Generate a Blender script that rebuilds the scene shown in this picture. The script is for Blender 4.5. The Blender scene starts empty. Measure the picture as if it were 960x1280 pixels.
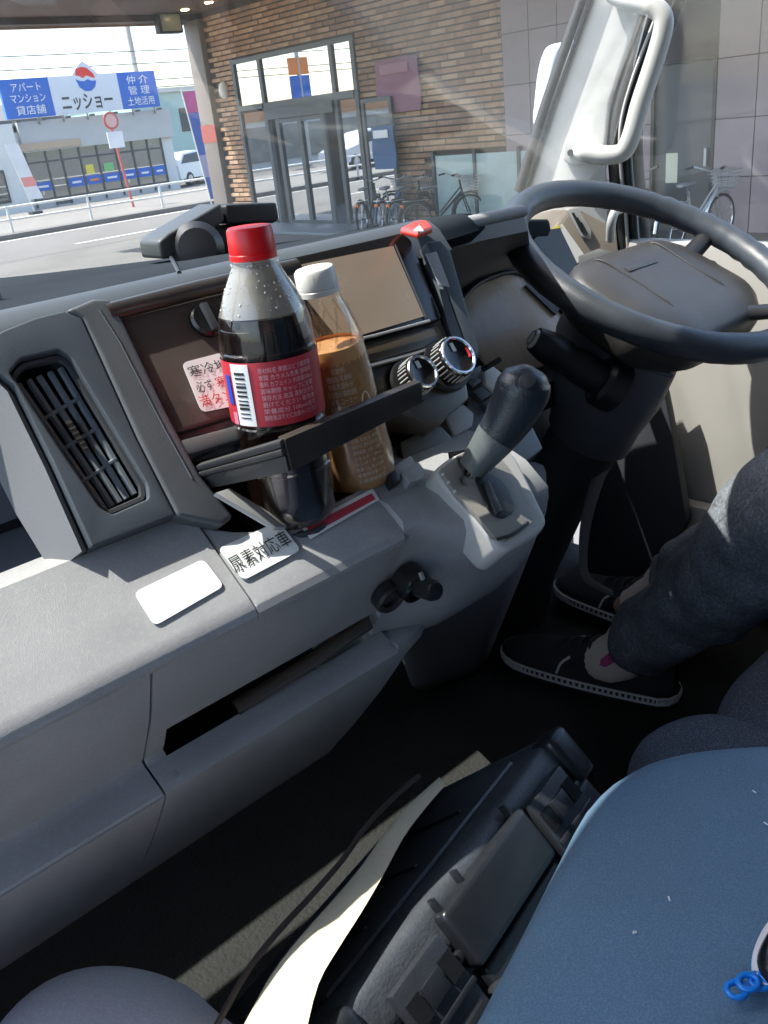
import bpy, bmesh, math, random
from mathutils import Vector, Matrix
random.seed(7)
scene = bpy.context.scene
COL = scene.collection

# ---------------------------------------------------------------- camera
V = Vector
FPX = 1100.0
PITCH, ROLL, YAW = math.radians(24.2), math.radians(6.5), math.radians(40)
_h = V((math.sin(YAW), math.cos(YAW), 0)); _z = V((0, 0, 1))
FWD = _h*math.cos(PITCH) - _z*math.sin(PITCH)
_r0 = _h.cross(_z); _u0 = _r0.cross(FWD)
RGT = _r0*math.cos(ROLL) - _u0*math.sin(ROLL)
UPV = _r0*math.sin(ROLL) + _u0*math.cos(ROLL)
EYE = V((0, 0, 1.05))
cam_data = bpy.data.cameras.new('camera')
cam_data.sensor_fit = 'VERTICAL'; cam_data.sensor_height = 36.0
cam_data.lens = FPX/1280*36.0
cam_data.clip_start = 0.02; cam_data.clip_end = 2000
cam = bpy.data.objects.new('camera', cam_data); COL.objects.link(cam)
M3 = Matrix((RGT, UPV, -FWD)).transposed()
cam.matrix_world = Matrix.Translation(EYE) @ M3.to_4x4()
scene.camera = cam
scene.render.resolution_x = 768; scene.render.resolution_y = 1024

# ---------------------------------------------------------------- sky, sun, exposure
TO_SUN = V((-.36, .36, .86)).normalized()
world = bpy.data.worlds.new('World'); scene.world = world
world.use_nodes = True
wn = world.node_tree
for n in list(wn.nodes): wn.nodes.remove(n)
wo = wn.nodes.new('ShaderNodeOutputWorld'); bg = wn.nodes.new('ShaderNodeBackground')
sky = wn.nodes.new('ShaderNodeTexSky'); sky.sky_type = 'NISHITA'; sky.sun_disc = False
sky.sun_elevation = math.asin(TO_SUN.z)
sky.sun_rotation = math.atan2(TO_SUN.x, TO_SUN.y)
sky.air_density = 1.0; sky.dust_density = 2.0; sky.ozone_density = 1.0
bg.inputs['Strength'].default_value = 0.15
wn.links.new(sky.outputs[0], bg.inputs[0]); wn.links.new(bg.outputs[0], wo.inputs[0])
sun_d = bpy.data.lights.new('sun', 'SUN'); sun_d.energy = 3.1; sun_d.angle = math.radians(.5)
sun_d.color = (1.0, .955, .89)
sun = bpy.data.objects.new('sun', sun_d); COL.objects.link(sun)
sun.rotation_euler = TO_SUN.to_track_quat('Z', 'Y').to_euler()
sun.location = TO_SUN*50
vs = scene.view_settings
vs.view_transform = 'Standard'; vs.look = 'None'; vs.exposure = 2.15; vs.gamma = 1.0
vs.use_curve_mapping = False
scene.render.engine = 'CYCLES'
scene.cycles.max_bounces = 10; scene.cycles.diffuse_bounces = 5; scene.cycles.glossy_bounces = 4
scene.cycles.transparent_max_bounces = 16; scene.cycles.transmission_bounces = 8
scene.cycles.caustics_reflective = False; scene.cycles.caustics_refractive = False
scene.cycles.sample_clamp_indirect = 6.0

# ---------------------------------------------------------------- points from picture rays onto real planes
def ray(x, y): return FWD + RGT*((x-480)/FPX) + UPV*((640-y)/FPX)
def at_d(x, y, d): return EYE + ray(x, y)*d
def at_x(x, y, X): r = ray(x, y); return EYE + r*(X/r.x)
def at_y(x, y, Y): r = ray(x, y); return EYE + r*(Y/r.y)
def at_z(x, y, Z): r = ray(x, y); return EYE + r*((Z-EYE.z)/r.z)
def at_p(x, y, p, n): r = ray(x, y); return EYE + r*((V(p)-EYE).dot(V(n))/r.dot(V(n)))

# ---------------------------------------------------------------- materials
def lin(r, g, b):
    f = lambda c: c/12.92 if c <= .04045 else ((c+.055)/1.055)**2.4
    return (f(r/255), f(g/255), f(b/255))
MATS = {}
def mat(name, col, rough=.5, metal=0., grain=0., gscale=900., var=.0, vscale=6., spec=.5, coat=0., emit=None, col2=None, c2scale=400., c2lo=.45, c2hi=.6):
    if name in MATS: return MATS[name]
    m = bpy.data.materials.new(name); m.use_nodes = True
    nt = m.node_tree; N = nt.nodes; L = nt.links
    b = N['Principled BSDF']
    b.inputs['Base Color'].default_value = (*col, 1)
    b.inputs['Roughness'].default_value = rough
    b.inputs['Metallic'].default_value = metal
    b.inputs['Specular IOR Level'].default_value = spec
    b.inputs['Coat Weight'].default_value = coat
    tc = None
    def coord():
        nonlocal tc
        if tc is None: tc = N.new('ShaderNodeTexCoord')
        return tc.outputs['Object']
    src = None
    if col2 is not None:
        no = N.new('ShaderNodeTexNoise'); no.inputs['Scale'].default_value = c2scale; no.inputs['Detail'].default_value = 2
        L.new(coord(), no.inputs['Vector'])
        cr = N.new('ShaderNodeValToRGB'); cr.color_ramp.elements[0].position = c2lo; cr.color_ramp.elements[1].position = c2hi
        cr.color_ramp.elements[0].color = (*col, 1); cr.color_ramp.elements[1].color = (*col2, 1)
        L.new(no.outputs['Fac'], cr.inputs['Fac']); src = cr.outputs['Color']
    if var > 0:
        no = N.new('ShaderNodeTexNoise'); no.inputs['Scale'].default_value = vscale; no.inputs['Detail'].default_value = 5
        L.new(coord(), no.inputs['Vector'])
        mr = N.new('ShaderNodeMapRange'); mr.inputs['From Min'].default_value = .3; mr.inputs['From Max'].default_value = .7
        mr.inputs['To Min'].default_value = 1-var; mr.inputs['To Max'].default_value = 1+var
        L.new(no.outputs['Fac'], mr.inputs['Value'])
        mx = N.new('ShaderNodeVectorMath'); mx.operation = 'SCALE'
        if src: L.new(src, mx.inputs[0])
        else: mx.inputs[0].default_value = col
        L.new(mr.outputs['Result'], mx.inputs['Scale']); src = mx.outputs['Vector']
        # wear also shifts the gloss
        mr2 = N.new('ShaderNodeMapRange'); mr2.inputs['From Min'].default_value = .3; mr2.inputs['From Max'].default_value = .7
        mr2.inputs['To Min'].default_value = max(.02, rough-.08); mr2.inputs['To Max'].default_value = min(1, rough+.08)
        L.new(no.outputs['Fac'], mr2.inputs['Value']); L.new(mr2.outputs['Result'], b.inputs['Roughness'])
    if src: L.new(src, b.inputs['Base Color'])
    if grain > 0:
        no = N.new('ShaderNodeTexNoise'); no.inputs['Scale'].default_value = gscale; no.inputs['Detail'].default_value = 2
        L.new(coord(), no.inputs['Vector'])
        bp = N.new('ShaderNodeBump'); bp.inputs['Strength'].default_value = grain; bp.inputs['Distance'].default_value = .5/gscale
        L.new(no.outputs['Fac'], bp.inputs['Height']); L.new(bp.outputs['Normal'], b.inputs['Normal'])
    if emit:
        b.inputs['Emission Color'].default_value = (*emit[0], 1); b.inputs['Emission Strength'].default_value = emit[1]
    MATS[name] = m; return m

def glass(name, tint=(1, 1, 1), refl=None, ior=1.5, rough=.0, dirt=0., boost=1.0):
    m = bpy.data.materials.new(name); m.use_nodes = True
    nt = m.node_tree; N = nt.nodes; L = nt.links
    for n in list(N): N.remove(n)
    out = N.new('ShaderNodeOutputMaterial'); mx = N.new('ShaderNodeMixShader')
    tr = N.new('ShaderNodeBsdfTransparent'); tr.inputs[0].default_value = (*tint, 1)
    gl = N.new('ShaderNodeBsdfGlossy'); gl.inputs['Roughness'].default_value = rough
    gl.inputs[0].default_value = (.95, .97, 1, 1)
    if refl is None:
        fr = N.new('ShaderNodeFresnel'); ge = N.new('ShaderNodeNewGeometry')
        io = N.new('ShaderNodeMapRange'); io.inputs['To Min'].default_value = ior; io.inputs['To Max'].default_value = 1/ior
        L.new(ge.outputs['Backfacing'], io.inputs['Value']); L.new(io.outputs['Result'], fr.inputs['IOR'])
        if boost != 1.0:
            mu = N.new('ShaderNodeMath'); mu.operation = 'MULTIPLY'; mu.use_clamp = True; mu.inputs[1].default_value = boost
            L.new(fr.outputs[0], mu.inputs[0]); L.new(mu.outputs[0], mx.inputs[0])
        else: L.new(fr.outputs[0], mx.inputs[0])
    else: mx.inputs[0].default_value = refl
    L.new(tr.outputs[0], mx.inputs[1]); L.new(gl.outputs[0], mx.inputs[2])
    last = mx.outputs[0]
    if dirt > 0:
        tc = N.new('ShaderNodeTexCoord')
        no = N.new('ShaderNodeTexNoise'); no.inputs['Scale'].default_value = 6; no.inputs['Detail'].default_value = 9; no.inputs['Distortion'].default_value = .6
        mp = N.new('ShaderNodeMapping'); mp.inputs['Scale'].default_value = (1, 1, 2.6); mp.inputs['Rotation'].default_value = (0, .6, 0)
        L.new(tc.outputs['Object'], mp.inputs['Vector']); L.new(mp.outputs['Vector'], no.inputs['Vector'])
        mr = N.new('ShaderNodeMapRange'); mr.inputs['From Min'].default_value = .4; mr.inputs['From Max'].default_value = .8
        mr.inputs['To Min'].default_value = dirt*.3; mr.inputs['To Max'].default_value = dirt
        L.new(no.outputs['Fac'], mr.inputs['Value'])
        df = N.new('ShaderNodeBsdfDiffuse'); df.inputs[0].default_value = (.6, .57, .5, 1)
        m2 = N.new('ShaderNodeMixShader'); L.new(mr.outputs[0], m2.inputs[0]); L.new(last, m2.inputs[1]); L.new(df.outputs[0], m2.inputs[2])
        last = m2.outputs[0]
    L.new(last, out.inputs[0]); MATS[name] = m; return m

GREY = mat('grey_dash_plastic', (.325, .325, .33), .55, grain=.5, gscale=1400, var=.08, vscale=22, col2=(.36, .36, .362), c2scale=420, c2lo=.5, c2hi=.75)
GREYD = mat('blue_grey_vent_plastic', (.070, .083, .098), .6, spec=.3, grain=.5, gscale=1500, var=.05, vscale=20)
PAD = mat('dark_blue_grey_pad', (.034, .041, .050), .95, spec=.0, grain=.4, gscale=1200, var=.1, vscale=10)
BROWN = mat('dark_brown_gloss_plastic', (.040, .036, .033), .34, grain=.1, gscale=900, var=.12, vscale=25)
BLACK = mat('black_plastic', (.018, .018, .02), .42, grain=.2, gscale=1200, var=.15, vscale=30)
BLACKG = mat('gloss_black_plastic', (.012, .012, .013), .2)
CHAR = mat('charcoal_plastic', (.04, .042, .047), .5, grain=.3, gscale=1200, var=.1, vscale=20)
NAVY = mat('navy_black_leather', (.018, .023, .032), .36, grain=.5, gscale=700, var=.12, vscale=18)
WHITEPL = mat('off_white_trim', (.70, .69, .66), .5, grain=.15, gscale=900, var=.04, vscale=8)
SILVER = mat('silver_plastic', (.45, .45, .44), .35, metal=.2, var=.05, vscale=20)
CHROME = mat('chrome', (.75, .75, .75), .15, metal=1.)
METALD = mat('dark_metal', (.2, .2, .2), .4, metal=.8, var=.1, vscale=30)
PAPER = mat('white_sticker_paper', (.80, .80, .78), .5)
INKB = mat('black_ink', (.02, .02, .02), .6)
INKR = mat('red_ink', (.55, .02, .03), .5)
INKW = mat('white_ink', (.82, .82, .82), .5)
INKBL = mat('blue_ink', (.01, .07, .45), .5)
SKIN = mat('skin', (.55, .33, .24), .5, grain=.1, gscale=500, var=.06, vscale=40)
RUBBER = mat('black_rubber', (.015, .015, .015), .7)

# ---------------------------------------------------------------- mesh helpers
def link(o, parent=None):
    COL.objects.link(o)
    if parent is not None: o.parent = parent
    return o
def tag(o, label=None, cat=None, group=None, kind=None):
    if label: o['label'] = label
    if cat: o['category'] = cat
    if group: o['group'] = group
    if kind: o['kind'] = kind
    return o
def thing(name, label, cat, loc=(0, 0, 0), group=None, rz=0):
    o = bpy.data.objects.new(name, None); o.empty_display_size = .05
    o.location = loc; o.rotation_euler = (0, 0, rz); COL.objects.link(o)
    return tag(o, label, cat, group)
def world_to(parent, me):
    """mesh given in world coordinates -> local to a moved parent"""
    if parent is not None:
        p = parent; M = Matrix.Identity(4)
        while p is not None:
            M = Matrix.LocRotScale(p.location, p.rotation_euler, p.scale) @ M; p = p.parent
        me.transform(M.inverted())
def finish(name, bm, m, parent=None, smooth=40, local=False):
    bmesh.ops.recalc_face_normals(bm, faces=bm.faces)
    me = bpy.data.meshes.new(name); bm.to_mesh(me); bm.free()
    if not local: world_to(parent, me)
    if m is not None: me.materials.append(m)
    if smooth:
        for p in me.polygons: p.use_smooth = True
        me.set_sharp_from_angle(angle=math.radians(smooth))
    return link(bpy.data.objects.new(name, me), parent)
def bevel_bm(bm, r, seg=2, ang=30):
    if r <= 0: return
    es = [e for e in bm.edges if len(e.link_faces) == 2 and e.calc_face_angle(0) > math.radians(ang)]
    if es: bmesh.ops.bevel(bm, geom=es, offset=r, segments=seg, affect='EDGES', profile=.6, clamp_overlap=True)
def b_box(bm, c, s, R=None):
    """box centre c, full size s, optional rotation matrix"""
    M = Matrix.Translation(c) @ (R.to_4x4() if R else Matrix.Identity(4)) @ Matrix.Diagonal((*s, 1))
    return bmesh.ops.create_cube(bm, size=1, matrix=M)['verts']
def box(name, c, s, m, parent=None, bev=0, R=None, seg=2, smooth=40):
    bm = bmesh.new(); b_box(bm, V(c), s, R); bevel_bm(bm, bev, seg)
    return finish(name, bm, m, parent, smooth)
def boxlo(name, lo, hi, m, parent=None, bev=0):
    lo, hi = V(lo), V(hi)
    return box(name, (lo+hi)/2, hi-lo, m, parent, bev)
def catmull(pts, n=6, closed=False):
    pts = [V(p) for p in pts]; out = []
    k = len(pts)
    rng = range(k if closed else k-1)
    for i in rng:
        p0 = pts[(i-1) % k] if (closed or i > 0) else pts[0]*2-pts[1]
        p1 = pts[i]; p2 = pts[(i+1) % k]
        p3 = pts[(i+2) % k] if (closed or i+2 < k) else pts[-1]*2-pts[-2]
        for j in range(n):
            t = j/n
            out.append(.5*((2*p1)+(p2-p0)*t+(2*p0-5*p1+4*p2-p3)*t*t+(3*p1-p0-3*p2+p3)*t**3))
    if not closed: out.append(pts[-1])
    return out
def b_tube(bm, path, rad, seg=10, closed=False, flat=None, caps=True):
    """tube along path; rad number or list; flat=(normal, factor) squashes"""
    path = [V(p) for p in path]; k = len(path)
    rads = rad if isinstance(rad, (list, tuple)) else [rad]*k
    if len(rads) != k: rads = [rads[0]+(rads[-1]-rads[0])*i/(k-1) if len(rads) == 2 else rads[min(len(rads)-1, round(i*(len(rads)-1)/(k-1)))] for i in range(k)]
    rings = []; up = None
    for i in range(k):
        if closed: t = path[(i+1) % k]-path[i-1]
        else: t = path[min(i+1, k-1)]-path[max(i-1, 0)]
        t.normalize()
        if up is None:
            up = V((0, 0, 1)) if abs(t.z) < .9 else V((1, 0, 0))
        a = t.cross(up); a.normalize(); b = a.cross(t); b.normalize(); up = b
        ring = []
        for j in range(seg):
            an = 2*math.pi*j/seg
            d = a*math.cos(an)+b*math.sin(an)
            if flat: nrm = V(flat[0]).normalized(); d = d - nrm*d.dot(nrm)*(1-flat[1])
            ring.append(bm.verts.new(path[i]+d*rads[i]))
        rings.append(ring)
    for i in range(k if closed else k-1):
        r0, r1 = rings[i], rings[(i+1) % k]
        for j in range(seg):
            bm.faces.new((r0[j], r0[(j+1) % seg], r1[(j+1) % seg], r1[j]))
    if not closed and caps:
        bm.faces.new(rings[0][::-1]); bm.faces.new(rings[-1])
    return rings
def tube(name, path, rad, m, parent=None, seg=10, closed=False, smoothpath=0, flat=None, caps=True):
    if smoothpath:
        n0 = len(path); path2 = catmull(path, smoothpath, closed)
        if isinstance(rad, (list, tuple)):
            r2 = []
            for i in range(len(path2)):
                f = i/smoothpath; a = int(f) % n0; b = (a+1) % n0 if closed else min(a+1, n0-1); t = f-int(f)
                r2.append(rad[a]*(1-t)+rad[b]*t)
            rad = r2
        path = path2
    bm = bmesh.new(); b_tube(bm, path, rad, seg, closed, flat, caps)
    return finish(name, bm, m, parent, 50)
def b_lathe(bm, prof, o, ax, seg=32, cap=True):
    """prof list of (radius, height) along axis ax from o"""
    o = V(o); ax = V(ax).normalized()
    a = ax.orthogonal().normalized(); b = ax.cross(a)
    rings = []
    for r, h in prof:
        rings.append([bm.verts.new(o+ax*h+(a*math.cos(2*math.pi*j/seg)+b*math.sin(2*math.pi*j/seg))*max(r, 1e-5)) for j in range(seg)])
    for i in range(len(rings)-1):
        for j in range(seg):
            bm.faces.new((rings[i][j], rings[i][(j+1) % seg], rings[i+1][(j+1) % seg], rings[i+1][j]))
    if cap: bm.faces.new(rings[0][::-1]); bm.faces.new(rings[-1])
def lathe(name, prof, o, ax, m, parent=None, seg=32, cap=True, smooth=35):
    bm = bmesh.new(); b_lathe(bm, prof, o, ax, seg, cap)
    return finish(name, bm, m, parent, smooth)
def round_poly(P, r, n=4):
    P = [V(p) for p in P]; out = []
    k = len(P)
    rr = r if isinstance(r, (list, tuple)) else [r]*k
    for i in range(k):
        a, b, c = P[i-1], P[i], P[(i+1) % k]
        if rr[i] <= 0: out.append(b); continue
        u = (a-b); w = (c-b); lu, lw = u.length, w.length; u.normalize(); w.normalize()
        d = min(rr[i], lu*.45, lw*.45)
        p0, p1 = b+u*d, b+w*d
        for j in range(n+1):
            t = j/n; out.append(p0*(1-t)**2+b*2*t*(1-t)+p1*t*t)
    return out
def plate(name, P, nrm, out, inn, m, parent=None, bev=0, holes=(), rnd=0, seg=2, hrnd=0, smooth=40):
    """solid plate: outline P (3d, coplanar), from -inn to +out along nrm, with holes"""
    nrm = V(nrm).normalized()
    P = [V(p) for p in P]
    if rnd: P = round_poly(P, rnd)
    bm = bmesh.new()
    if not holes:
        vs_ = [bm.verts.new(p-nrm*inn) for p in P]
        f = bm.faces.new(vs_)
        r = bmesh.ops.extrude_face_region(bm, geom=[f])
        bmesh.ops.translate(bm, vec=nrm*(out+inn), verts=[g for g in r['geom'] if isinstance(g, bmesh.types.BMVert)])
    else:
        edges = []
        for loop in [P]+[round_poly([V(q) for q in h], hrnd) if hrnd else [V(q) for q in h] for h in holes]:
            vs_ = [bm.verts.new(p-nrm*inn) for p in loop]
            for i in range(len(vs_)): edges.append(bm.edges.new((vs_[i], vs_[(i+1) % len(vs_)])))
        r = bmesh.ops.triangle_fill(bm, edges=edges, use_beauty=True, normal=nrm)
        fs = [g for g in r['geom'] if isinstance(g, bmesh.types.BMFace)]
        r = bmesh.ops.extrude_face_region(bm, geom=fs)
        bmesh.ops.translate(bm, vec=nrm*(out+inn), verts=[g for g in r['geom'] if isinstance(g, bmesh.types.BMVert)])
    bmesh.ops.recalc_face_normals(bm, faces=bm.faces)
    bevel_bm(bm, bev, seg)
    return finish(name, bm, m, parent, smooth)
def loft(name, rings, m, parent=None, closed=True, caps=True, smooth=45, solid=0, sub=0):
    bm = bmesh.new(); R = [[bm.verts.new(p) for p in r] for r in rings]
    n = len(R[0])
    for i in range(len(R)-1):
        for j in range(n if closed else n-1):
            bm.faces.new((R[i][j], R[i][(j+1) % n], R[i+1][(j+1) % n], R[i+1][j]))
    if caps and closed: bm.faces.new(R[0][::-1]); bm.faces.new(R[-1])
    if solid:
        bmesh.ops.recalc_face_normals(bm, faces=bm.faces)
        bmesh.ops.solidify(bm, geom=bm.faces[:], thickness=solid)
    o = finish(name, bm, m, parent, smooth)
    if sub: smooth_sub(o, sub)
    return o
def smooth_sub(o, lv=2):
    md = o.modifiers.new('subdivision', 'SUBSURF'); md.levels = lv; md.render_levels = lv
def sweepx(name, prof, xs, m, parent=None, bev=0, shift=None, closed=True, seg=2, smooth=40):
    """closed YZ outline swept along X stations; shift(x)->(dy,dz)"""
    bm = bmesh.new(); R = []
    for x in xs:
        dy, dz = shift(x) if shift else (0, 0)
        R.append([bm.verts.new((x, p[0]+dy, p[1]+dz)) for p in prof])
    n = len(prof)
    for i in range(len(R)-1):
        for j in range(n if closed else n-1):
            bm.faces.new((R[i][j], R[i][(j+1) % n], R[i+1][(j+1) % n], R[i+1][j]))
    if closed: bm.faces.new(R[0][::-1]); bm.faces.new(R[-1])
    bmesh.ops.recalc_face_normals(bm, faces=bm.faces)
    bevel_bm(bm, bev, seg)
    return finish(name, bm, m, parent, smooth)
def offset_prof(line, t):
    """give an open YZ polyline a thickness t towards +Y (inside of the dash)"""
    L_ = [V((p[0], p[1])) for p in line]; back = []
    for i, p in enumerate(L_):
        a = L_[max(i-1, 0)]; b = L_[min(i+1, len(L_)-1)]; d = (b-a).normalized()
        nn = V((-d.y, d.x))
        if nn.x < 0: nn = -nn
        back.append(p+nn*t)
    return [tuple(p) for p in L_]+[tuple(p) for p in reversed(back)]
def smooth2(line, n=4):
    return [(p.x, p.y) for p in catmull([V((a, b, 0)) for a, b in line], n)]
def text(name, body, c, u, v, h, m, parent=None, width=None, lift=.0006, bold=0., depth=.0002, shear=0, spacing=1.0):
    """flat print: centred on c, reading along u, upright along v, em-height h"""
    cu = bpy.data.curves.new(name, 'FONT'); cu.body = body; cu.size = 1; cu.align_x = 'CENTER'; cu.align_y = 'CENTER'
    cu.resolution_u = 2; cu.shear = shear; cu.space_character = spacing; cu.space_line = 1.0
    if bold: cu.offset = bold
    ob = bpy.data.objects.new(name, cu); COL.objects.link(ob)
    bpy.context.view_layer.update()
    me = bpy.data.meshes.new_from_object(ob)
    COL.objects.unlink(ob); bpy.data.objects.remove(ob); bpy.data.curves.remove(cu)
    u = V(u).normalized(); v = V(v).normalized(); n = u.cross(v)
    if len(me.vertices):
        xs_ = [w.co.x for w in me.vertices]; ys_ = [w.co.y for w in me.vertices]
        w0 = max(xs_)-min(xs_); cx = (max(xs_)+min(xs_))/2; cy = (max(ys_)+min(ys_))/2
        sx = h if width is None else width/max(w0, 1e-6)
        for w in me.vertices: w.co = V(c)+u*((w.co.x-cx)*sx)+v*((w.co.y-cy)*h)+n*lift
    me.materials.clear(); me.materials.append(m)
    world_to(parent, me)
    return link(bpy.data.objects.new(name, me), parent)
def copy_tree(o, parent=None):
    c = o.copy(); COL.objects.link(c); c.parent = parent
    for ch in list(o.children): copy_tree(ch, c)
    return c
def skin_mesh(nodes, edges, root, sub=2):
    """nodes: {name:(co, r)}; returns evaluated mesh of a skin-modifier figure"""
    names = list(nodes); idx = {n: i for i, n in enumerate(names)}
    me = bpy.data.meshes.new('skin_base'); me.from_pydata([nodes[n][0] for n in names], [(idx[a], idx[b]) for a, b in edges], [])
    o = bpy.data.objects.new('skin_base', me); COL.objects.link(o)
    md = o.modifiers.new('skin', 'SKIN'); md.use_smooth_shade = True
    for i, n in enumerate(names):
        r = nodes[n][1]; r = r if isinstance(r, tuple) else (r, r)
        me.skin_vertices[0].data[i].radius = r
        me.skin_vertices[0].data[i].use_root = (n == root)
    sd = o.modifiers.new('sub', 'SUBSURF'); sd.levels = sub; sd.render_levels = sub
    bpy.context.view_layer.update()
    dg = bpy.context.evaluated_depsgraph_get()
    res = bpy.data.meshes.new_from_object(o.evaluated_get(dg))
    COL.objects.unlink(o); bpy.data.objects.remove(o); bpy.data.meshes.remove(me)
    for p in res.polygons: p.use_smooth = True
    return res

# ================================================================ OUTDOORS
G = -1.10
ASPH = mat('asphalt', (.12, .117, .112), .9, grain=.6, gscale=120, var=.12, vscale=.6)
ROADM = mat('worn_road_asphalt', (.128, .122, .113), .9, grain=.5, gscale=90, var=.08, vscale=.5)
CONC = mat('pale_concrete', (.17, .16, .145), .85, grain=.4, gscale=60, var=.1, vscale=1.2)
LINE = mat('white_road_paint', (.62, .62, .60), .7, var=.08, vscale=5)
def sheet(name, x0, x1, y0, y1, z, m, kind='structure', parent=None):
    bm = bmesh.new(); bm.faces.new([bm.verts.new(p) for p in ((x0, y0, z), (x1, y0, z), (x1, y1, z), (x0, y1, z))])
    return tag(finish(name, bm, m, parent, 0), kind=kind)
sheet('ground', -600, 600, -600, 600, G-.004, ASPH)
sheet('road', -120, 160, 20.9, 26.6, G, ROADM)
sheet('pavement', -120, 160, 26.8, 36.0, G+.13, CONC)
tag(boxlo('kerb', (-120, 26.6, G-.05), (160, 26.8, G+.14), CONC, bev=.02), kind='structure')
fc = sheet('forecourt', 3.5, 13.0, 4, 20.4, G+.004, mat('worn_forecourt', (.13, .125, .115), .9, grain=.4, gscale=60, var=.15, vscale=.8))
for i in range(8):
    x0 = -6+i*5.2
    tag(boxlo('road_marking', (x0, 22.1, G+.003), (x0+3.0, 22.24, G+.006), LINE), kind='structure')
tag(boxlo('road_marking', (-60, 26.15, G+.003), (90, 26.28, G+.006), LINE), kind='structure')

# pipe guard fence along the pavement edge
FENW = mat('white_pipe_paint', (.72, .72, .70), .45, var=.05, vscale=5)
fen = thing('pipe_fence', 'white two-rail pipe fence along the pavement across the road', 'fence', (-20, 27.25, G+.13))
for z in (.82, .48):
    tube('rail', [(-20, 27.25, G+z), (45, 27.25, G+z)], .034, FENW, fen, 8)
for i in range(27):
    x = -20+i*2.5
    tube('post', [(x, 27.25, G+.1), (x, 27.25, G+.86)], .042, FENW, fen, 8)

# ---- shop across the road
SHOPW = mat('white_shop_wall', (.68, .68, .66), .75, var=.04, vscale=1)
SHOPG = mat('pale_grey_fascia', (.50, .50, .49), .7, var=.05, vscale=1)
FRAME = mat('dark_window_frame', (.05, .055, .06), .45)
SGLASS = glass('shop_glass', (.55, .62, .62), refl=.22)
BLUESIGN = mat('blue_sign_film', (.005, .115, .50), .45)
SIGNW = mat('white_sign_face', (.66, .69, .74), .45)
INTER = mat('shop_interior', (.28, .27, .24), .8, var=.2, vscale=1.5)
YEL = mat('yellow_poster', (.75, .62, .08), .6)
GREENP = mat('green_poster', (.2, .5, .18), .6)
ORANGE = mat('orange_sign', (.85, .22, .02), .5)
sh = thing('shop_building', 'single-storey white shop with blue stickered windows across the road', 'building', (18, 38, G))
boxlo('wall', (14.75, 45.6, G), (22, 46, G+3.25), SHOPW, sh)
boxlo('side_wall', (14.75, 38.0, G), (15.15, 45.6, G+3.25), SHOPW, sh)
boxlo('side_wall', (21.4, 38.0, G), (22.0, 45.6, G+3.25), SHOPW, sh)
boxlo('roof', (14.75, 38.0, G+3.0), (22.0, 46, G+3.3), SHOPG, sh)
boxlo('fascia', (15.15, 37.8, G+2.22), (22.05, 38.0, G+3.35), SHOPG, sh)
boxlo('awning_band', (14.9, 37.72, G+2.28), (17.6, 37.8, G+2.55), mat('tan_awning', (.5, .38, .27), .7), sh)
boxlo('plinth', (15.15, 37.95, G), (21.4, 38.1, G+.38), SHOPG, sh)
boxlo('interior', (15.15, 42, G), (21.4, 42.1, G+3.0), INTER, sh)
boxlo('shop_floor', (15.15, 38, G+.0), (21.4, 45.6, G+.1), INTER, sh)
mx = [15.2, 16.05, 16.7, 17.5, 18.3, 19.15, 19.95, 20.7, 21.4]
for i, x in enumerate(mx):
    boxlo('mullion', (x-.035, 37.9, G+.1), (x+.035, 38.0, G+2.24), FRAME, sh)
boxlo('transom', (15.2, 37.91, G+1.78), (21.4, 37.99, G+1.85), FRAME, sh)
boxlo('transom', (15.2, 37.91, G+.36), (21.4, 37.99, G+.43), FRAME, sh)
for i in range(8):
    boxlo('pane', (mx[i]+.035, 37.94, G+(.12 if i == 1 else .43)), (mx[i+1]-.035, 37.955, G+2.22), SGLASS, sh)
    if i != 1:
        s = boxlo('window_sticker', (mx[i]+.06, 37.90, G+.72), (mx[i+1]-.06, 37.925, G+1.06 + (.04 if i > 4 else 0)), BLUESIGN, sh)
        boxlo('print', (mx[i]+.2, 37.885, G+.85), (mx[i+1]-.2, 37.898, G+.93), ORANGE if i == 3 else INKW, s)
boxlo('poster', (17.62, 37.90, G+1.15), (17.98, 37.925, G+1.5), YEL, sh)
boxlo('poster', (18.45, 37.90, G+1.15), (18.9, 37.925, G+1.48), GREENP, sh)
LAMPW = mat('ceiling_lamp_glow', (.9, .9, .8), .5, emit=((1, .95, .75), 2.0))
for i in range(5):
    boxlo('ceiling_lamp', (15.5+i*1.25, 38.8, G+2.9), (16.3+i*1.25, 39.0, G+2.96), LAMPW, sh)
# left white neighbour
nb = thing('shop_annex', 'bright white blank-walled building left of the blue-signed shop', 'building', (12, 37, G))
boxlo('wall', (6, 37.2, G), (14.7, 45, G+3.3), SHOPW, nb)
boxlo('window', (12.9, 37.12, G+.5), (13.9, 37.2, G+1.7), FRAME, nb)
boxlo('pane', (13.0, 37.08, G+.6), (13.8, 37.12, G+1.6), SGLASS, nb)
# roof sign
sg = thing('roof_sign', 'long blue and white rooftop sign with a red and blue peaked emblem', 'sign', (18, 37.6, G+3.4))
Ys = 37.55; zb, zt = G+3.46, G+4.86
boxlo('blue_panel', (14.72, Ys, zb), (16.72, Ys+.18, zt), BLUESIGN, sg)
boxlo('white_panel', (16.722, Ys, zb), (19.72, Ys+.18, zt), SIGNW, sg)
boxlo('blue_panel', (19.722, Ys, zb), (21.5, Ys+.18, zt), BLUESIGN, sg)
pk = plate('peak_panel', [(17.75, Ys, zt+.001), (18.9, Ys, zt+.001), (18.6, Ys, zt+.32), (18.32, Ys, zt+.5), (18.05, Ys, zt+.32)], (0, -1, 0), 0, .18, SIGNW, sg)
SIGNR = mat('sign_red', (.72, .03, .02), .45); SIGNK = mat('sign_black', (.03, .03, .035), .5)
e0 = V((18.32, Ys, zt-.12))
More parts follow.
